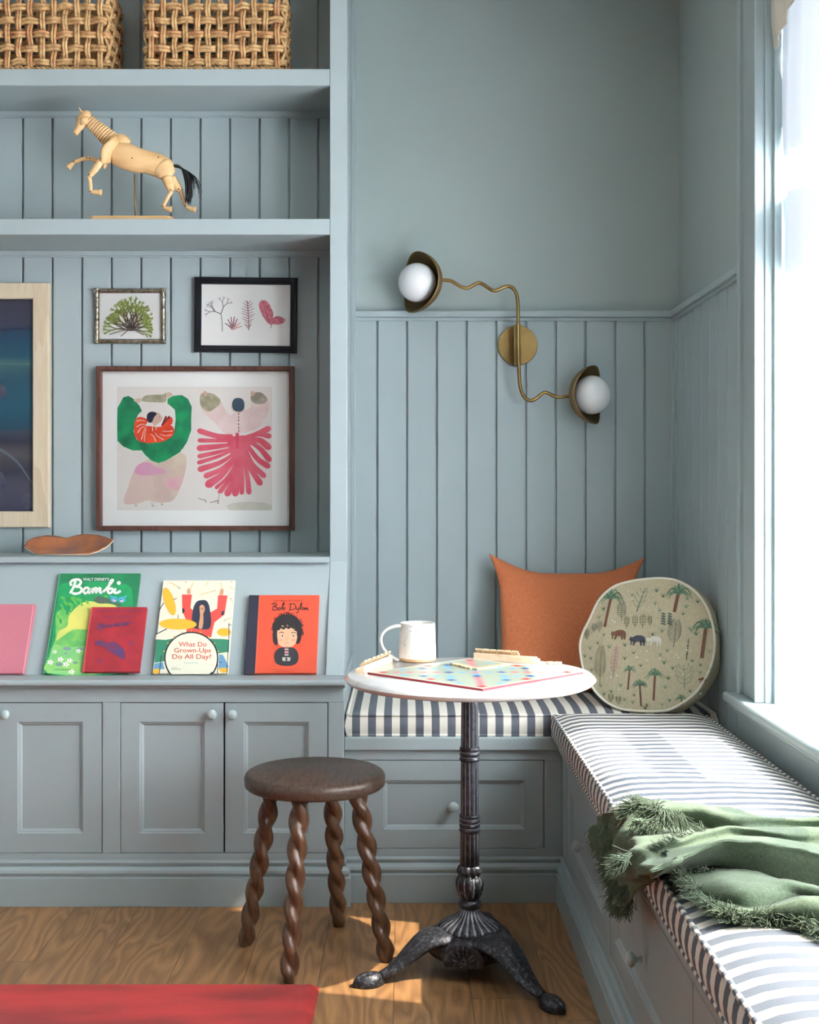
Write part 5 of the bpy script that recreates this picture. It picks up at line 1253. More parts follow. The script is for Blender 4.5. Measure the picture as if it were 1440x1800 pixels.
twig(938, 720, 215, 66, tl2, 14, 6, 4, lean=20); twig(345, 1000, 300, 58, tl_, 18, 5, 4, lean=20); twig(1015, 1045, 190, 90, tg, 6, 6, 6); twig(455, 955, 250, 34, tp_, 9, 8, 8, lean=35); twig(1035, 815, 170, 8, tl_, 4, 10, 5, lean=20)
twig(300, 600, 70, 24, tl2, 5, 4, 4); twig(345, 600, 90, 24, tl2, 5, 4, 4); twig(240, 650, 80, 20, tl_, 5, 4, 4); twig(430, 1150, 60, 26, tl_, 5, 4, 4); twig(490, 1170, 60, 26, tl_, 5, 4, 4)
for x in (858, 908):
    for k in range(5): cv.ell(x, 535-k*20, 22-k*1.5, 7, tl2, rot=.3, n=10, layer=False)
def beast(x, y, s, m):
    cv.poly([(x+a*s, y+b*s) for a, b in ((-60, -12), (-52, -26), (-36, -22), (-10, -36), (30, -38), (56, -22), (60, 0), (54, 40), (44, 44), (42, 10), (34, 12), (32, 42), (22, 42), (18, 8), (-10, 8), (-26, 40), (-36, 38), (-26, 6), (-40, 2), (-46, 36), (-54, 34), (-50, 0), (-62, 0))], m)
beast(505, 620, 1, tb_); beast(655, 665, 1.05, tk); beast(785, 670, 1, tw_); beast(1150, 970, .5, tb_)
for (x, y) in ((795, 265), (850, 310), (605, 300), (790, 370), (828, 425), (1035, 330), (1115, 350), (1010, 450), (1030, 395), (375, 410), (340, 475), (775, 615), (850, 590), (385, 615), (555, 700), (625, 760), (430, 715), (835, 775), (890, 745), (1110, 610), (1065, 570), (865, 840), (930, 880), (680, 860), (555, 805), (275, 800), (280, 890), (515, 1015), (435, 1060), (895, 960), (868, 1030), (1080, 820), (1140, 850), (1138, 910), (620, 1090), (540, 1125), (605, 1145), (715, 1165), (835, 1160), (895, 1130), (1055, 1055), (375, 1080), (350, 1015), (1210, 740), (225, 780), (270, 720), (335, 680), (700, 1190), (1135, 1075), (1210, 880)):
    tuft(x, y+14, rnd.uniform(26, 38))
for (x, y) in ((455, 505), (470, 520), (650, 800), (730, 750), (960, 780), (975, 800), (1040, 740), (1065, 745), (500, 1050), (730, 825), (830, 810), (440, 950), (490, 940), (1010, 930)): cv.ell(x, y, 10, 6, tw_, n=8, layer=False)
cv.done('embroidery', rpil)
# a few motifs carried onto the boxed side
# ---------------------------------------------------------------- picture books on the sloped display
TT = math.atan2(DP1-DP0, ZP1-ZL); BU = Vector((0, math.sin(TT), math.cos(TT))); BN = Vector((0, -math.cos(TT), math.sin(TT)))
PAGES = mat('book_pages', srgb(226, 216, 196), .85, var=.12, scale=300, stretch=(1, 1, 1))
def book(name, label, tl, tr, bl, br, th, base_off, mcover, mspine=None, spine_px=None, mback=None):
    """corners in pixels on the front cover plane; base_off = gap between panel and back cover"""
    O = Vector((0, DP0, ZL))+BN*(base_off+.0005)
    p0 = O+BN*th; f = lambda q: ray_plane(q[0], q[1], p0, BN)
    x0 = (f(tl).x+f(bl).x)/2; x1 = (f(tr).x+f(br).x)/2; hgt = (f(((tl[0]+tr[0])/2, tl[1]))-p0).dot(BU)
    t = thing(name, label, 'book', O+Vector(((x0+x1)/2, 0, 0)), 'picture books on the sloped display')
    M = Matrix(((1, BU.x, BN.x, 0), (0, BU.y, BN.y, 0), (0, BU.z, BN.z, 0), (0, 0, 0, 1)))
    def bx(a0, a1, u0, u1, n0, n1, m, nm, bev=.0006):
        bm = new(); vs = []
        MM = Matrix.Translation(O) @ M
        box(bm, a0, a1, u0, u1, n0, n1, 0, MM); return link(nm, bm, m, t, bevel=bev)
    bt = .0022
    bx(x0+.004, x1, .0005, hgt, th-bt, th, mcover, 'front_cover'); bx(x0+.004, x1, .0005, hgt, 0, bt, mback or mcover, 'back_cover')
    bx(x0, x0+.005, .0005, hgt, 0, th, mspine or mcover, 'spine', .0015)
    bx(x0+.005, x1-.003, .004, hgt-.003, bt, th-bt, PAGES, 'pages', 0)
    cv = Canvas(lambda a, b: (ray_plane(a, b, p0, BN), BN), step=.00001, base=.0002)
    return t, cv, f
def lin(a, b, t): return a+(b-a)*t
def F_(n, c_, r=.45, **k): return mat('print_'+n, srgb(*c_), r, **k)
WHT = F_('white', (236, 238, 232)); INKK = F_('ink', (34, 32, 40))
# 1 pink book at the frame's edge
PK = mat('pink_cloth_cover', srgb(198, 118, 134), .7, var=.06, scale=200, bump=.2)
t, cv, f = book('book', 'plain dusty pink book cut by the left edge of the photo', (-96, 1062), (62, 1062), (-118, 1187), (42, 1187), .012, 0, PK)
cv.stroke([(59, 1064), (40.5, 1185)], 1.2, F_('hinge_pink', (236, 170, 178))); cv.done('cover_print', t)
# 2 green story book
GC = mat('green_book_cover', srgb(30, 128, 82), .4, col2=srgb(20, 108, 72), scale=14)
t, cv, f = book('book', 'tall green picture book with white script title and forest leaves', (103, 1008), (243, 1008), (76, 1187), (229, 1187), .009, 0, GC, F_('green_spine', (84, 160, 120)))
def b2(x, y): return (60+x/6.857, 990+y/6.857)
def poly(pts, m, sm=3, fn=None): cv.poly([(fn or b2)(*p) for p in pts], m, sm)
def sk2(pts, w, m, fn=None, k=6.857, sm=4, taper=None): cv.stroke([(fn or b2)(*p) for p in pts], w/k, m, sm, taper=taper)
G_mid = F_('green_mid', (30, 160, 96), col2=srgb(22, 136, 84), scale=18); G_lt = F_('green_light', (128, 194, 96), col2=srgb(90, 172, 92), scale=30); YEL = F_('glade_yellow', (222, 214, 110), col2=srgb(200, 206, 110), scale=14); LEAF = F_('leaf', (92, 176, 72)); LEAF2 = F_('leaf_dark', (40, 140, 80)); BRN = F_('bough', (78, 96, 84)); SKYB = F_('bird_blue', (70, 170, 206)); PEB = F_('stone_grey', (120, 150, 146)); PTL = F_('petal', (240, 240, 236))
poly([(330, 250), (700, 220), (1120, 260), (1190, 420), (1180, 700), (1160, 1000), (1000, 1330), (160, 1335), (210, 1000), (240, 700), (290, 420)], G_mid)
poly([(260, 640), (330, 560), (480, 600), (560, 560), (700, 620), (760, 900), (700, 1200), (500, 1300), (250, 1290), (190, 1100), (260, 900)], G_lt)
poly([(420, 640), (520, 520), (640, 460), (820, 480), (980, 510), (1010, 600), (900, 760), (640, 800), (470, 800), (320, 900), (270, 930), (300, 820), (400, 760)], YEL)
poly([(250, 980), (400, 1010), (700, 1000), (900, 1040), (900, 1320), (160, 1325), (200, 1100)], F_('meadow', (120, 190, 120), col2=srgb(150, 206, 110), scale=24))
poly([(715, 440), (780, 395), (860, 420), (930, 440), (1010, 480), (1060, 500), (1020, 520), (940, 485), (800, 488), (740, 470)], BRN)
rnd = random.Random(4)
for (x, y, l, a) in [(350, 420, 60, .4), (410, 430, 64, .1), (470, 420, 60, -.2), (540, 440, 66, .2), (610, 420, 60, 0), (680, 410, 56, .3), (380, 480, 60, .9), (440, 500, 66, .6), (500, 480, 60, 1.0), (350, 560, 58, 1.2), (400, 590, 56, 1.5), (290, 650, 56, 1.0), (320, 700, 52, 1.5), (450, 550, 56, 1.8), (640, 470, 50, .9), (570, 490, 54, 1.1), (870, 400, 44, .3), (930, 395, 40, -.3), (720, 390, 50, 0), (480, 450, 50, .5), (330, 510, 48, .8)]:
    cv.ell(*b2(x, y), l/6.857*.62, l/6.857*.28, rnd.choice((LEAF, LEAF2, LEAF)), rot=a, n=10)
for x, y, sg in ((965, 435, 1), (1060, 440, -1)):
    cv.ell(*b2(x, y), 6.4, 5.2, SKYB, n=14); poly([(x-40*sg, y-20), (x-66*sg, y-50), (x-20*sg, y-40)], SKYB, 0); cv.ell(*b2(x+4*sg, y+14), 3, 2.4, F_('bird_pink', (226, 176, 196)), n=10); cv.ell(*b2(x+12*sg, y), 1, 1.2, INKK, n=8)
for x, y, r in ((400, 1030, 50), (300, 1220, 46), (560, 1030, 40), (500, 1200, 30), (380, 1090, 24)): cv.ell(*b2(x, y), r/6.857, r/14, PEB, n=12)
for x, y, r in ((195, 1195, 42), (320, 1160, 42), (430, 1175, 38), (385, 1220, 44), (450, 1310, 42), (535, 1060, 34), (250, 1070, 28)):
    for k in range(5): cv.ell(*b2(x+r*.55*math.cos(k*1.257), y+r*.42*math.sin(k*1.257)), r*.42/6.857, r*.24/6.857, PTL, rot=k*1.257, n=8, layer=False)
    cv.ell(*b2(x, y), 1, .8, F_('flower_eye', (170, 90, 70)), n=8)
# script title
def title(strokes, w, fn, k, m):
    for s_ in strokes: cv.stroke([(v.x, v.y) for v in catmull([Vector((*fn(*p), 0)) for p in s_], 5)], w/k, m, layer=False)
title([[(500, 215), (480, 280), (455, 330), (435, 365)], [(450, 275), (440, 235), (475, 205), (540, 200), (565, 230), (545, 265), (500, 285), (550, 290), (575, 320), (555, 355), (500, 370), (460, 362)],
       [(660, 300), (620, 300), (595, 335), (615, 365), (650, 345), (668, 300), (655, 350), (680, 362)], [(690, 355), (712, 305), (705, 360), (730, 310), (752, 305), (748, 358), (775, 312), (800, 306), (795, 350), (820, 358)],
       [(830, 350), (880, 300), (940, 225), (950, 205), (925, 215), (900, 290), (890, 345), (915, 362), (945, 340), (940, 308), (905, 315)], [(985, 305), (965, 350), (1000, 358), (1045, 335)]], 30, b2, 6.857, WHT)
cv.ell(*b2(1022, 240), 3.6, 3.4, WHT, n=16)
def btext(body, x, y, size, m, fn, k, width=None, shear=0, bold=0, align='CENTER'):
    px, py = fn(x, y); cv.text(body, px, py, size/k, m, align, shear, width/k if width else None, bold)
btext("WALT DISNEY'S", 745, 212, 34, WHT, b2, 6.857, 310, .15, .01); btext('A GOLDEN BOOK', 345, 1292, 16, INKK, b2, 6.857, 200)
cv.done('cover_print', t)
# 3 worn red book in front of the green one
RC_ = mat('worn_red_cloth', srgb(168, 38, 50), .6, col2=srgb(150, 32, 44), scale=20, bump=.2)
t, cv, f = book('book', 'small worn red cloth book with faded blue picture leaning on the green book', (159.5, 1067), (257, 1067), (144, 1187), (246, 1187), .012, .0095, RC_, F_('red_spine', (190, 60, 66)))
FB = F_('faded_blue', (92, 44, 88), .6, col2=srgb(140, 40, 66), scale=60, lo=.3, hi=.55); FB2 = F_('faded_blue_strong', (70, 58, 110), .6, col2=srgb(110, 46, 84), scale=50); FB3 = F_('faded_mark', (136, 42, 72), .6)
poly([(760, 750), (800, 720), (870, 740), (960, 730), (1060, 710), (1150, 710), (1140, 745), (1040, 760), (920, 770), (840, 790), (790, 815), (755, 800)], FB)
poly([(730, 950), (800, 930), (880, 960), (960, 945), (1030, 990), (1090, 1060), (1100, 1140), (1060, 1160), (990, 1110), (900, 1060), (850, 1010), (760, 990)], FB2)
for x0_, y0_, x1_, y1_ in ((740, 705, 1240, 712), (1240, 712, 1210, 1240), (1000, 860, 1230, 850), (1120, 850, 1090, 960), (720, 1180, 860, 1240), (1150, 940, 1130, 1240), (840, 850, 880, 930)): sk2([(x0_, y0_), ((x0_+x1_)/2+6, (y0_+y1_)/2), (x1_, y1_)], 6, FB3)
cv.ell(*b2(1170, 960), 6, 4, FB3, n=10); cv.ell(*b2(800, 1180), 5, 4, FB3, n=10)
btext('THE LITTLE ENGINE', 1010, 592, 34, FB, b2, 6.857, 560, 0, .01); btext('THAT COULD', 1000, 665, 34, FB, b2, 6.857, 380, 0, .01); btext('RETOLD STORY', 920, 1300, 26, FB3, b2, 6.857, 300) if False else None
sk2([(697, 545), (640, 900), (598, 1330)], 7, F_('hinge_red', (206, 96, 96)))
cv.done('cover_print', t)
# 4 cream book with drummer
CC = mat('cream_book_cover', srgb(226, 222, 202), .5)
t, cv, f = book('book', 'cream picture book with a drummer in red and mustard cymbals', (288, 1020), (413, 1020), (267, 1187), (401, 1187), .010, 0, CC, F_('cream_spine', (240, 236, 222)))
def b4(x, y): return (250+x/4.3636, 1000+y/4.3636)
K4 = 4.3636
MUS = F_('mustard', (222, 172, 50)); RED4 = F_('coral_red', (212, 74, 66)); NV = F_('navy_hair', (40, 46, 66)); SK4 = F_('tan_skin', (196, 144, 110)); GR4 = F_('drum_green', (48, 128, 98)); BL4 = F_('soft_blue', (98, 148, 184)); CRE = F_('cream_drum', (226, 224, 204)); TL4 = F_('title_red', (206, 84, 64)); GY4 = F_('line_grey', (60, 62, 66))
P4 = lambda pts, m, sm=0: cv.poly([b4(*p) for p in pts], m, sm)
S4 = lambda pts, w, m, sm=3, tp=None: cv.stroke([b4(*p) for p in pts], w/K4, m, sm, taper=tp)
P4([(106, 540), (250, 530), (668, 540), (664, 640), (640, 640), (95, 720)], GR4)
P4([(100, 540), (180, 545), (400, 505), (668, 545), (670, 520), (400, 470), (110, 500)], CRE, 0)
P4([(95, 725), (160, 715), (170, 770), (90, 770)], BL4); P4([(590, 655), (620, 660), (662, 745), (655, 770), (585, 765)], BL4)
P4([(88, 775), (130, 765), (128, 800), (84, 800)], MUS, 3); P4([(590, 765), (650, 760), (655, 790), (610, 795)], MUS, 3)
P4([(305, 197), (382, 197), (370, 300), (400, 330), (440, 330), (500, 335), (530, 330), (575, 305), (582, 202), (655, 204), (632, 350), (555, 410), (540, 470), (530, 525), (330, 525), (345, 440), (335, 390), (308, 320)], RED4)
P4([(306, 305), (322, 303), (328, 325), (310, 345)], NV); P4([(632, 320), (612, 325), (604, 350), (622, 360)], NV)
P4([(345, 190), (345, 165), (355, 150), (368, 155), (372, 192)], SK4, 2); P4([(594, 200), (598, 165), (612, 150), (626, 165), (620, 200)], SK4, 2)
P4([(455, 240), (490, 243), (512, 275), (522, 330), (530, 400), (520, 450), (490, 465), (400, 455), (382, 410), (385, 340), (398, 285), (420, 250)], NV, 3)
P4([(440, 290), (460, 275), (478, 290), (480, 320), (468, 345), (470, 380), (462, 455), (432, 452), (442, 380), (444, 345)], SK4, 2)
S4([(448, 310), (460, 306), (472, 312)], 4, INKK); S4([(448, 300), (455, 299)], 3, INKK); S4([(466, 299), (473, 300)], 3, INKK)
cv.ell(*b4(208, 250), 9.0, 25.5, MUS, rot=-.32, n=28); cv.ell(*b4(274, 424), 33, 9.6, MUS, rot=.02, n=32); cv.ell(*b4(628, 486), 12.4, 7.2, MUS, n=24)
S4([(130, 318), (165, 262)], 6, INKK, 0); S4([(240, 236), (266, 226)], 5, INKK, 0); S4([(275, 352), (275, 382)], 5, INKK, 0); S4([(106, 502), (190, 460)], 7, INKK, 0); S4([(666, 415), (666, 520), (658, 640), (650, 808)], 5, INKK, 0); S4([(660, 430), (686, 430)], 4, INKK, 0)
S4([(148, 665), (130, 806)], 6, INKK, 0); S4([(580, 680), (578, 806)], 5, INKK, 0); S4([(590, 716), (614, 716)], 4, INKK, 0)
for a, b_ in (((210, 100), (270, 135)), ((392, 106), (370, 150)), ((602, 104), (612, 150)), ((445, 198), (555, 168)), ((508, 95), (486, 130)), ((670, 135), (700, 158)), ((625, 395), (684, 376)), ((680, 225), (696, 262))): S4([a, b_], 4, MUS, 0)
P4([(262, 128), (300, 145), (285, 160)], F_('brush', (190, 190, 180))); P4([(630, 385), (650, 392), (624, 408)], F_('brush', (190, 190, 180)))
for x, y in ((335, 102), (556, 168), (686, 99), (680, 230)): cv.ell(*b4(x, y), 1, 1, TL4, n=8)
import math as _m
cir = lambda r: [(377+r*_m.cos(PI*i/24*1.0), 690-(r*1.0)*_m.sin(PI*i/24*1.0)) for i in range(-9, 34)]
cv.poly([b4(*(x, min(y, 808))) for x, y in [(377+208*_m.cos(2*PI*i/60), 686-204*_m.sin(2*PI*i/60)) for i in range(60)]], INKK); cv.poly([b4(*(x, min(y, 808))) for x, y in [(377+197*_m.cos(2*PI*i/60), 686-193*_m.sin(2*PI*i/60)) for i in range(60)]], CRE)
S4([(200, 790), (218, 808)], 9, INKK, 0); S4([(540, 792), (520, 808)], 9, INKK, 0)
for i in range(9):
    a = PI*(.08+.84*i/8); cv.ell(*b4(377+215*_m.cos(a), 686-211*_m.sin(a)), 1.3, 1.3, MUS, n=8, layer=False)
btext('What Do', 388, 596, 36, TL4, b4, K4, 214, .0, .012); btext('Grown-Ups', 386, 642, 36, TL4, b4, K4, 282, .0, .012); btext('Do All Day?', 380, 690, 36, TL4, b4, K4, 300, .0, .012)
btext('Illustrated by', 376, 726, 12, F_('pale_green_ink', (120, 180, 160)), b4, K4, 110); btext('Daniel Grey', 374, 744, 12, F_('pale_green_ink', (120, 180, 160)), b4, K4, 100) if False else None
btext('LITTLE', 248, 764, 8, INKK, b4, K4, 44); btext('GESTALTEN', 260, 775, 8, INKK, b4, K4, 76)
cv.done('cover_print', t)
# 5 orange book
OC = mat('orange_red_cover', srgb(212, 76, 48), .5, var=.05, scale=20)
t, cv, f = book('book', 'orange red book with a navy spine and a curly-haired cartoon figure', (438, 1046), (561, 1046), (428, 1187), (556.5, 1187), .013, 0, OC, F_('navy_spine', (32, 34, 52)))
P4([(823, 201), (902, 203), (866, 808), (786, 808)], F_('navy_cloth', (36, 38, 56), .7)); S4([(900, 206), (868, 806)], 5, F_('hinge_orange', (228, 104, 76)), 0)
HR = F_('black_curls', (38, 34, 38)); FC = F_('pale_face', (226, 172, 138)); JK = F_('dark_jacket', (38, 40, 48))
P4([(1030, 590), (1005, 560), (1003, 500), (1010, 440), (1030, 395), (1060, 365), (1105, 350), (1150, 355), (1190, 375), (1212, 410), (1222, 470), (1220, 530), (1205, 570), (1180, 570), (1190, 500), (1110, 470), (1040, 490), (1040, 560)], HR, 3)
P4([(1036, 480), (1060, 440), (1110, 430), (1165, 440), (1186, 490), (1184, 550), (1165, 585), (1130, 602), (1090, 602), (1055, 585), (1040, 550)], FC, 3); P4([(1092, 590), (1125, 590), (1122, 630), (1095, 630)], FC)
rnd = random.Random(9)
for k in range(34):
    a = -.45+(PI+.9)*k/33; r = rnd.uniform(92, 106); cv.ell(*b4(1112+r*_m.cos(a)*1.0, 462-r*_m.sin(a)*1.0), 3.6, 3.2, HR, n=9, layer=False)
for k in range(70):
    a = rnd.uniform(-.45, PI+.45); r = rnd.uniform(96, 122); x, y = 1112+r*_m.cos(a)*1.0, 462-r*_m.sin(a)*1.0
    pts = [(x+9*_m.cos(q+k)*(1+.15*q/3), y+9*_m.sin(q+k)) for q in (0, 1.2, 2.4, 3.6, 4.8)]; S4(pts, 4, HR, 2)
for x, y in ((1046, 462), (1062, 448), (1084, 456), (1102, 444), (1124, 452), (1144, 442), (1162, 452), (1180, 468), (1092, 432), (1130, 432), (1060, 430), (1160, 430)): cv.ell(*b4(x, y), 3.2, 2.4, HR, n=10, layer=False)
for x in (1074, 1158): cv.ell(*b4(x, 514), 1.7, 2.6, WHT, n=12); cv.ell(*b4(x+1, 515), 1.3, 2.0, HR, n=12)
S4([(1052, 492), (1070, 486), (1088, 494)], 5, HR); S4([(1145, 494), (1162, 487), (1180, 496)], 5, HR); S4([(1112, 520), (1108, 545), (1114, 550)], 2.5, F_('nose', (190, 120, 96))); S4([(1092, 572), (1108, 570), (1124, 566)], 3, F_('lip', (190, 96, 84)))
for x in (1062, 1160): cv.ell(*b4(x, 548), 3, 2, F_('blush5', (228, 150, 120)), n=10)
P4([(1108, 745), (1060, 740), (1025, 720), (1013, 680), (1020, 640), (1050, 610), (1090, 602), (1130, 602), (1170, 612), (1195, 645), (1200, 690), (1185, 725), (1150, 742)], JK, 3)
for k in range(6): P4([(1092, 604+k*11), (1124, 604+k*11), (1122, 610+k*11), (1094, 610+k*11)], WHT if k % 2 else F_('stripe_pink', (200, 90, 100)))
P4([(1074, 680), (1138, 680), (1134, 708), (1078, 708)], F_('grey_hands', (190, 184, 176))); P4([(1100, 684), (1114, 684), (1114, 706), (1100, 706)], JK)
def b5(x, y): return b4(x, y)
title([[(1012, 268), (1000, 312)], [(990, 275), (1020, 262), (1036, 278), (1014, 290), (1036, 298), (1028, 316), (998, 316)], [(1048, 300), (1042, 314), (1056, 316), (1060, 300), (1048, 300)], [(1066, 312), (1084, 280), (1092, 262), (1082, 268), (1078, 310), (1090, 314), (1098, 300), (1082, 300)],
       [(1142, 268), (1134, 316)], [(1124, 272), (1160, 268), (1178, 286), (1170, 308), (1126, 318)], [(1184, 298), (1186, 312), (1198, 312), (1204, 296), (1196, 334), (1180, 340)], [(1208, 312), (1222, 286), (1226, 264), (1216, 272), (1214, 312)], [(1242, 300), (1230, 300), (1228, 314), (1242, 312), (1246, 298), (1246, 314)], [(1254, 314), (1256, 300), (1256, 312), (1264, 300), (1270, 304), (1268, 314), (1278, 316)]], 5.5, b4, K4, HR)
btext('Little People, BIG DREAMS', 1120, 249, 12, F_('dark_red_ink', (120, 44, 36)), b4, K4, 226); btext('_ _ _ _ _ _ _ _', 1100, 775, 6, F_('dark_red_ink', (120, 44, 36)), b4, K4, 220) if False else None
for y, w_ in ((774, 112), (789, 86)): S4([(1100-w_, y), (1100+w_, y)], 3.5, F_('caption_red', (176, 66, 44)), 0)
cv.done('cover_print', t)
# ---------------------------------------------------------------- green throw
WOOL = mat('sage_green_wool', srgb(98, 113, 90), .95, col2=srgb(76, 92, 72), scale=220, detail=5, lo=.3, hi=.7, bump=.7, bscale=700)
WOOL.node_tree.nodes['Principled BSDF'].inputs['Sheen Weight'].default_value = .06; WOOL.node_tree.nodes['Principled BSDF'].inputs['Sheen Roughness'].default_value = .5
ZC0 = ZT+.019
def g(px, py, h): return PZ(px, py, ZC0+h)
def hg(px, py, X=.415): return PX(px, py, X)
thr = thing('throw_blanket', 'crumpled sage green wool throw with fringed ends on the striped bench cushion', 'throw', (.6, 2.4, ZT))
def sheet(name, rows, nu=90, nv=10, amp=.004, seed=0, thick=.004):
    m = len(rows[0]); cols = []
    R = [catmull(r, nu//(m-1)) for r in rows]
    n = len(R[0]); G_ = []
    for i in range(n): G_.append(catmull([r[i] for r in R], nv))
    bm = new(); V = []
    for i in range(n):
        col_ = []
        for j, p in enumerate(G_[i]):
            w_ = noise.noise(Vector((p.x*9, p.y*14+seed, seed)))*amp*1.3+noise.noise(Vector((p.x*26, p.y*40, seed+5)))*amp*.45
            q = p.copy(); q.z += w_
            if q.x > .43: q.z = max(q.z, ZC0+.002)
            else: q.x += .007*math.sin(q.y*70+q.z*30)+w_*2
            col_.append(bm.verts.new(q))
        V.append(col_)
    for i in range(n-1):
        for j in range(len(V[0])-1): bm.faces.new((V[i][j], V[i+1][j], V[i+1][j+1], V[i][j+1]))
    edges = {'first': [v[0].co.copy() for v in V], 'last': [v[-1].co.copy() for v in V], 'left': [v.co.copy() for v in V[0]]}
    o = link(name, bm, WOOL, thr, smooth=True); s_ = o.modifiers.new('s', 'SOLIDIFY'); s_.thickness = thick; s_.offset = 1
    return edges
r0 = [hg(1040, 1452), hg(1052, 1436), g(1084, 1424, .006), g(1115, 1417, .006), g(1156, 1408, .004), g(1229, 1412, .004), g(1290, 1422, .004), g(1330, 1436, .004), g(1395, 1441, .004), g(1460, 1446, .004)]
r1 = [hg(1045, 1472), hg(1062, 1446), g(1098, 1432, .022), g(1135, 1426, .030), g(1168, 1418, .036), g(1222, 1418, .038), g(1255, 1428, .038), g(1300, 1438, .036), g(1365, 1438, .036), g(1460, 1440, .036)]
r2 = [hg(1057, 1494), hg(1078, 1474), g(1106, 1462, .010), g(1142, 1458, .006), g(1175, 1454, .004), g(1210, 1454, .004), g(1246, 1460, .006), g(1292, 1458, .020), g(1362, 1456, .022), g(1460, 1456, .020)]
r3 = [hg(1066, 1508), hg(1084, 1500), g(1112, 1492, .018), g(1146, 1482, .034), g(1176, 1476, .044), g(1212, 1466, .048), g(1250, 1458, .050), g(1295, 1451, .052), g(1352, 1456, .050), g(1460, 1462, .046)]
r4 = [hg(1074, 1528), hg(1094, 1518), g(1120, 1512, .014), g(1152, 1505, .024), g(1188, 1494, .030), g(1226, 1484, .034), g(1265, 1474, .036), g(1305, 1468, .038), g(1365, 1474, .036), g(1460, 1486, .034)]
r5 = [hg(1080, 1552), hg(1100, 1546), g(1128, 1538, .026), g(1160, 1526, .040), g(1194, 1508, .052), g(1234, 1489, .060), g(1275, 1479, .066), g(1325, 1478, .068), g(1380, 1484, .066), g(1460, 1505, .060)]
r6 = [hg(1080, 1586, .41), hg(1106, 1586, .41), hg(1130, 1562, .425), g(1152, 1545, .004), g(1192, 1532, .006), g(1236, 1526, .010), g(1272, 1524, .014), g(1326, 1534, .014), g(1392, 1554, .010), g(1460, 1572, .008)]
# a round bulge between ridge line and lower edge of the front fold
mid = [a.lerp(b, .42)+Vector((0, -.012, .012)) for a, b in zip(r5, r6)]
e1 = sheet('throw_upper', [r0, r1, r2, r3, r4, r5, mid, r6], 99, 8, .0075, 3)
s0 = [g(1196, 1528, .003), g(1224, 1530, .004), g(1262, 1530, .006), g(1300, 1534, .012), g(1340, 1538, .024), g(1400, 1556, .026), g(1460, 1572, .026)]
s1 = [g(1200, 1536, .004), g(1232, 1556, .010), g(1272, 1551, .028), g(1312, 1548, .034), g(1362, 1553, .034), g(1410, 1563, .032), g(1460, 1570, .030)]
s1b = [g(1204, 1542, .004), g(1240, 1568, .010), g(1276, 1572, .022), g(1314, 1570, .030), g(1362, 1572, .026), g(1410, 1574, .020), g(1460, 1580, .018)]
s2 = [g(1207, 1546, .003), g(1244, 1577, .005), g(1280, 1590, .008), g(1318, 1598, .010), g(1350, 1598, .010), g(1405, 1584, .014), g(1460, 1586, .016)]
s3 = [g(1208, 1550, .003), g(1246, 1582, .005), g(1284, 1598, .010), g(1325, 1604, .014), g(1362, 1596, .024), g(1412, 1586, .036), g(1460, 1588, .038)]
s4 = [g(1208, 1556, .002), g(1240, 1588, .003), g(1280, 1606, .003), g(1322, 1612, .004), g(1366, 1614, .004), g(1412, 1622, .004), g(1460, 1640, .004)]
e2 = sheet('throw_lower', [s0, s1, s1b, s2, s3, s4], 96, 8, .005, 9)
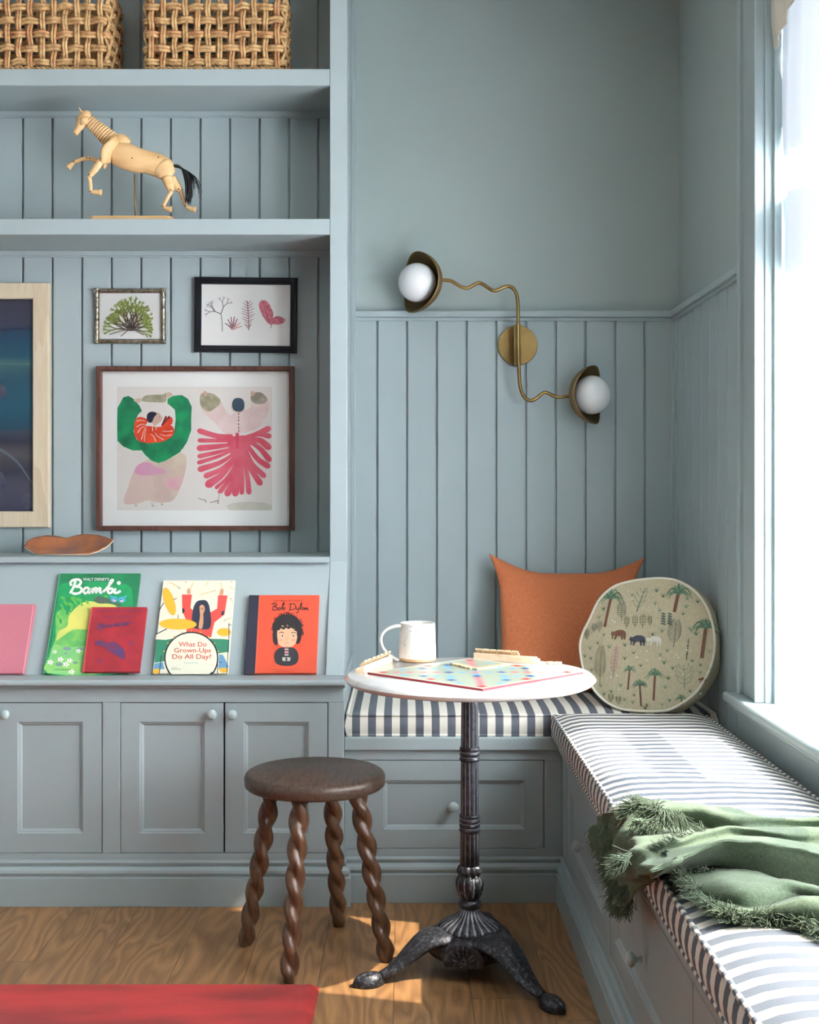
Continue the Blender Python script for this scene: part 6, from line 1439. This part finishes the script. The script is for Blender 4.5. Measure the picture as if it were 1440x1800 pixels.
# fringe: short twisted tassels along the hems
bm = new(); rnd = random.Random(21)
def fringe(line, direc, n, ln, curl=.35, jit=.004, r=.00075):
    n = int(n*1.6)
    pts = catmull(line, 12)
    for k in range(n):
        t_ = rnd.random()*(len(pts)-1.001); i = int(t_); p = pts[i].lerp(pts[i+1], t_-i)
        if isinstance(direc, list): f_ = t_/(len(pts)-1)*(len(direc)-1); j = min(int(f_), len(direc)-2); d = direc[j].lerp(direc[j+1], f_-j).normalized()
        else: d = direc.normalized()
        l = ln*rnd.uniform(.55, 1.15); q = p+Vector([rnd.uniform(-jit, jit) for _ in range(3)]); ps = [q.copy()]; dd = d+Vector([rnd.uniform(-curl, curl) for _ in range(3)])
        for s_ in range(4):
            dd = (dd+Vector([rnd.uniform(-curl, curl) for _ in range(3)])*.8).normalized(); q = q+dd*(l/4)
            if q.x > .43: q.z = max(q.z, ZC0+.001)
            ps.append(q.copy())
        tube(bm, ps, [r, r*1.1, r, r*.9, r*.6], 4, caps=False)
V = Vector
fringe([hg(1060, 1440), hg(1075, 1460), hg(1085, 1490)], V((-.3, -.3, -1)), 160, .045)
fringe([hg(1090, 1520), hg(1100, 1545), hg(1110, 1570)], V((-.5, -.3, -.8)), 120, .04)
fringe([hg(1041, 1452), hg(1046, 1470), hg(1056, 1490), hg(1070, 1500)], V((-.2, -.35, -1)), 170, .030)
fringe([hg(1068, 1506), hg(1074, 1526), hg(1080, 1550), hg(1082, 1582), hg(1106, 1584)], [V((-.6, -.5, -.6)), V((-.3, -.3, -1)), V((-.1, -.2, -1))], 330, .034)
fringe([g(1110, 1500, .03), g(1095, 1512, .02), hg(1086, 1530)], V((-.7, -.5, -.3)), 150, .036)
fringe([g(1117, 1420, .035), g(1132, 1408, .040), g(1150, 1412, .044), g(1160, 1424, .046)], [V((-.9, -.5, -.3)), V((-.7, -.7, -.1)), V((-.2, -.9, -.2))], 330, .052)
fringe([g(1122, 1440, .034), g(1140, 1446, .034), g(1158, 1440, .040)], V((-.3, -.9, -.25)), 160, .045)
fringe([g(1160, 1424, .048), g(1178, 1424, .048), g(1196, 1428, .046)], [V((-.2, -.9, -.2)), V((.1, -.9, -.3))], 190, .058, .18, .003)
fringe([g(1152, 1496, .03), g(1172, 1484, .045), g(1226, 1462, .050), g(1238, 1458, .05)], V((-.4, .6, .2)), 70, .016)
fringe([g(1205, 1538, .006), g(1214, 1548, .006), g(1240, 1580, .006), g(1275, 1604, .006), g(1320, 1612, .006), g(1366, 1610, .008), g(1410, 1622, .006), g(1455, 1642, .006)], [V((-.8, -.3, 0)), V((-.8, -.5, 0)), V((-.5, -.8, 0)), V((-.2, -1, 0)), V((-.3, -1, 0)), V((-.5, -.8, 0))], 780, .030, .55)
fringe([g(1215, 1530, .01), g(1240, 1530, .012), g(1262, 1540, .010)], V((-.3, -1, 0)), 120, .02, .5)
o = link('fringe', bm, WOOL, thr, smooth=True); o['kind'] = 'stuff'
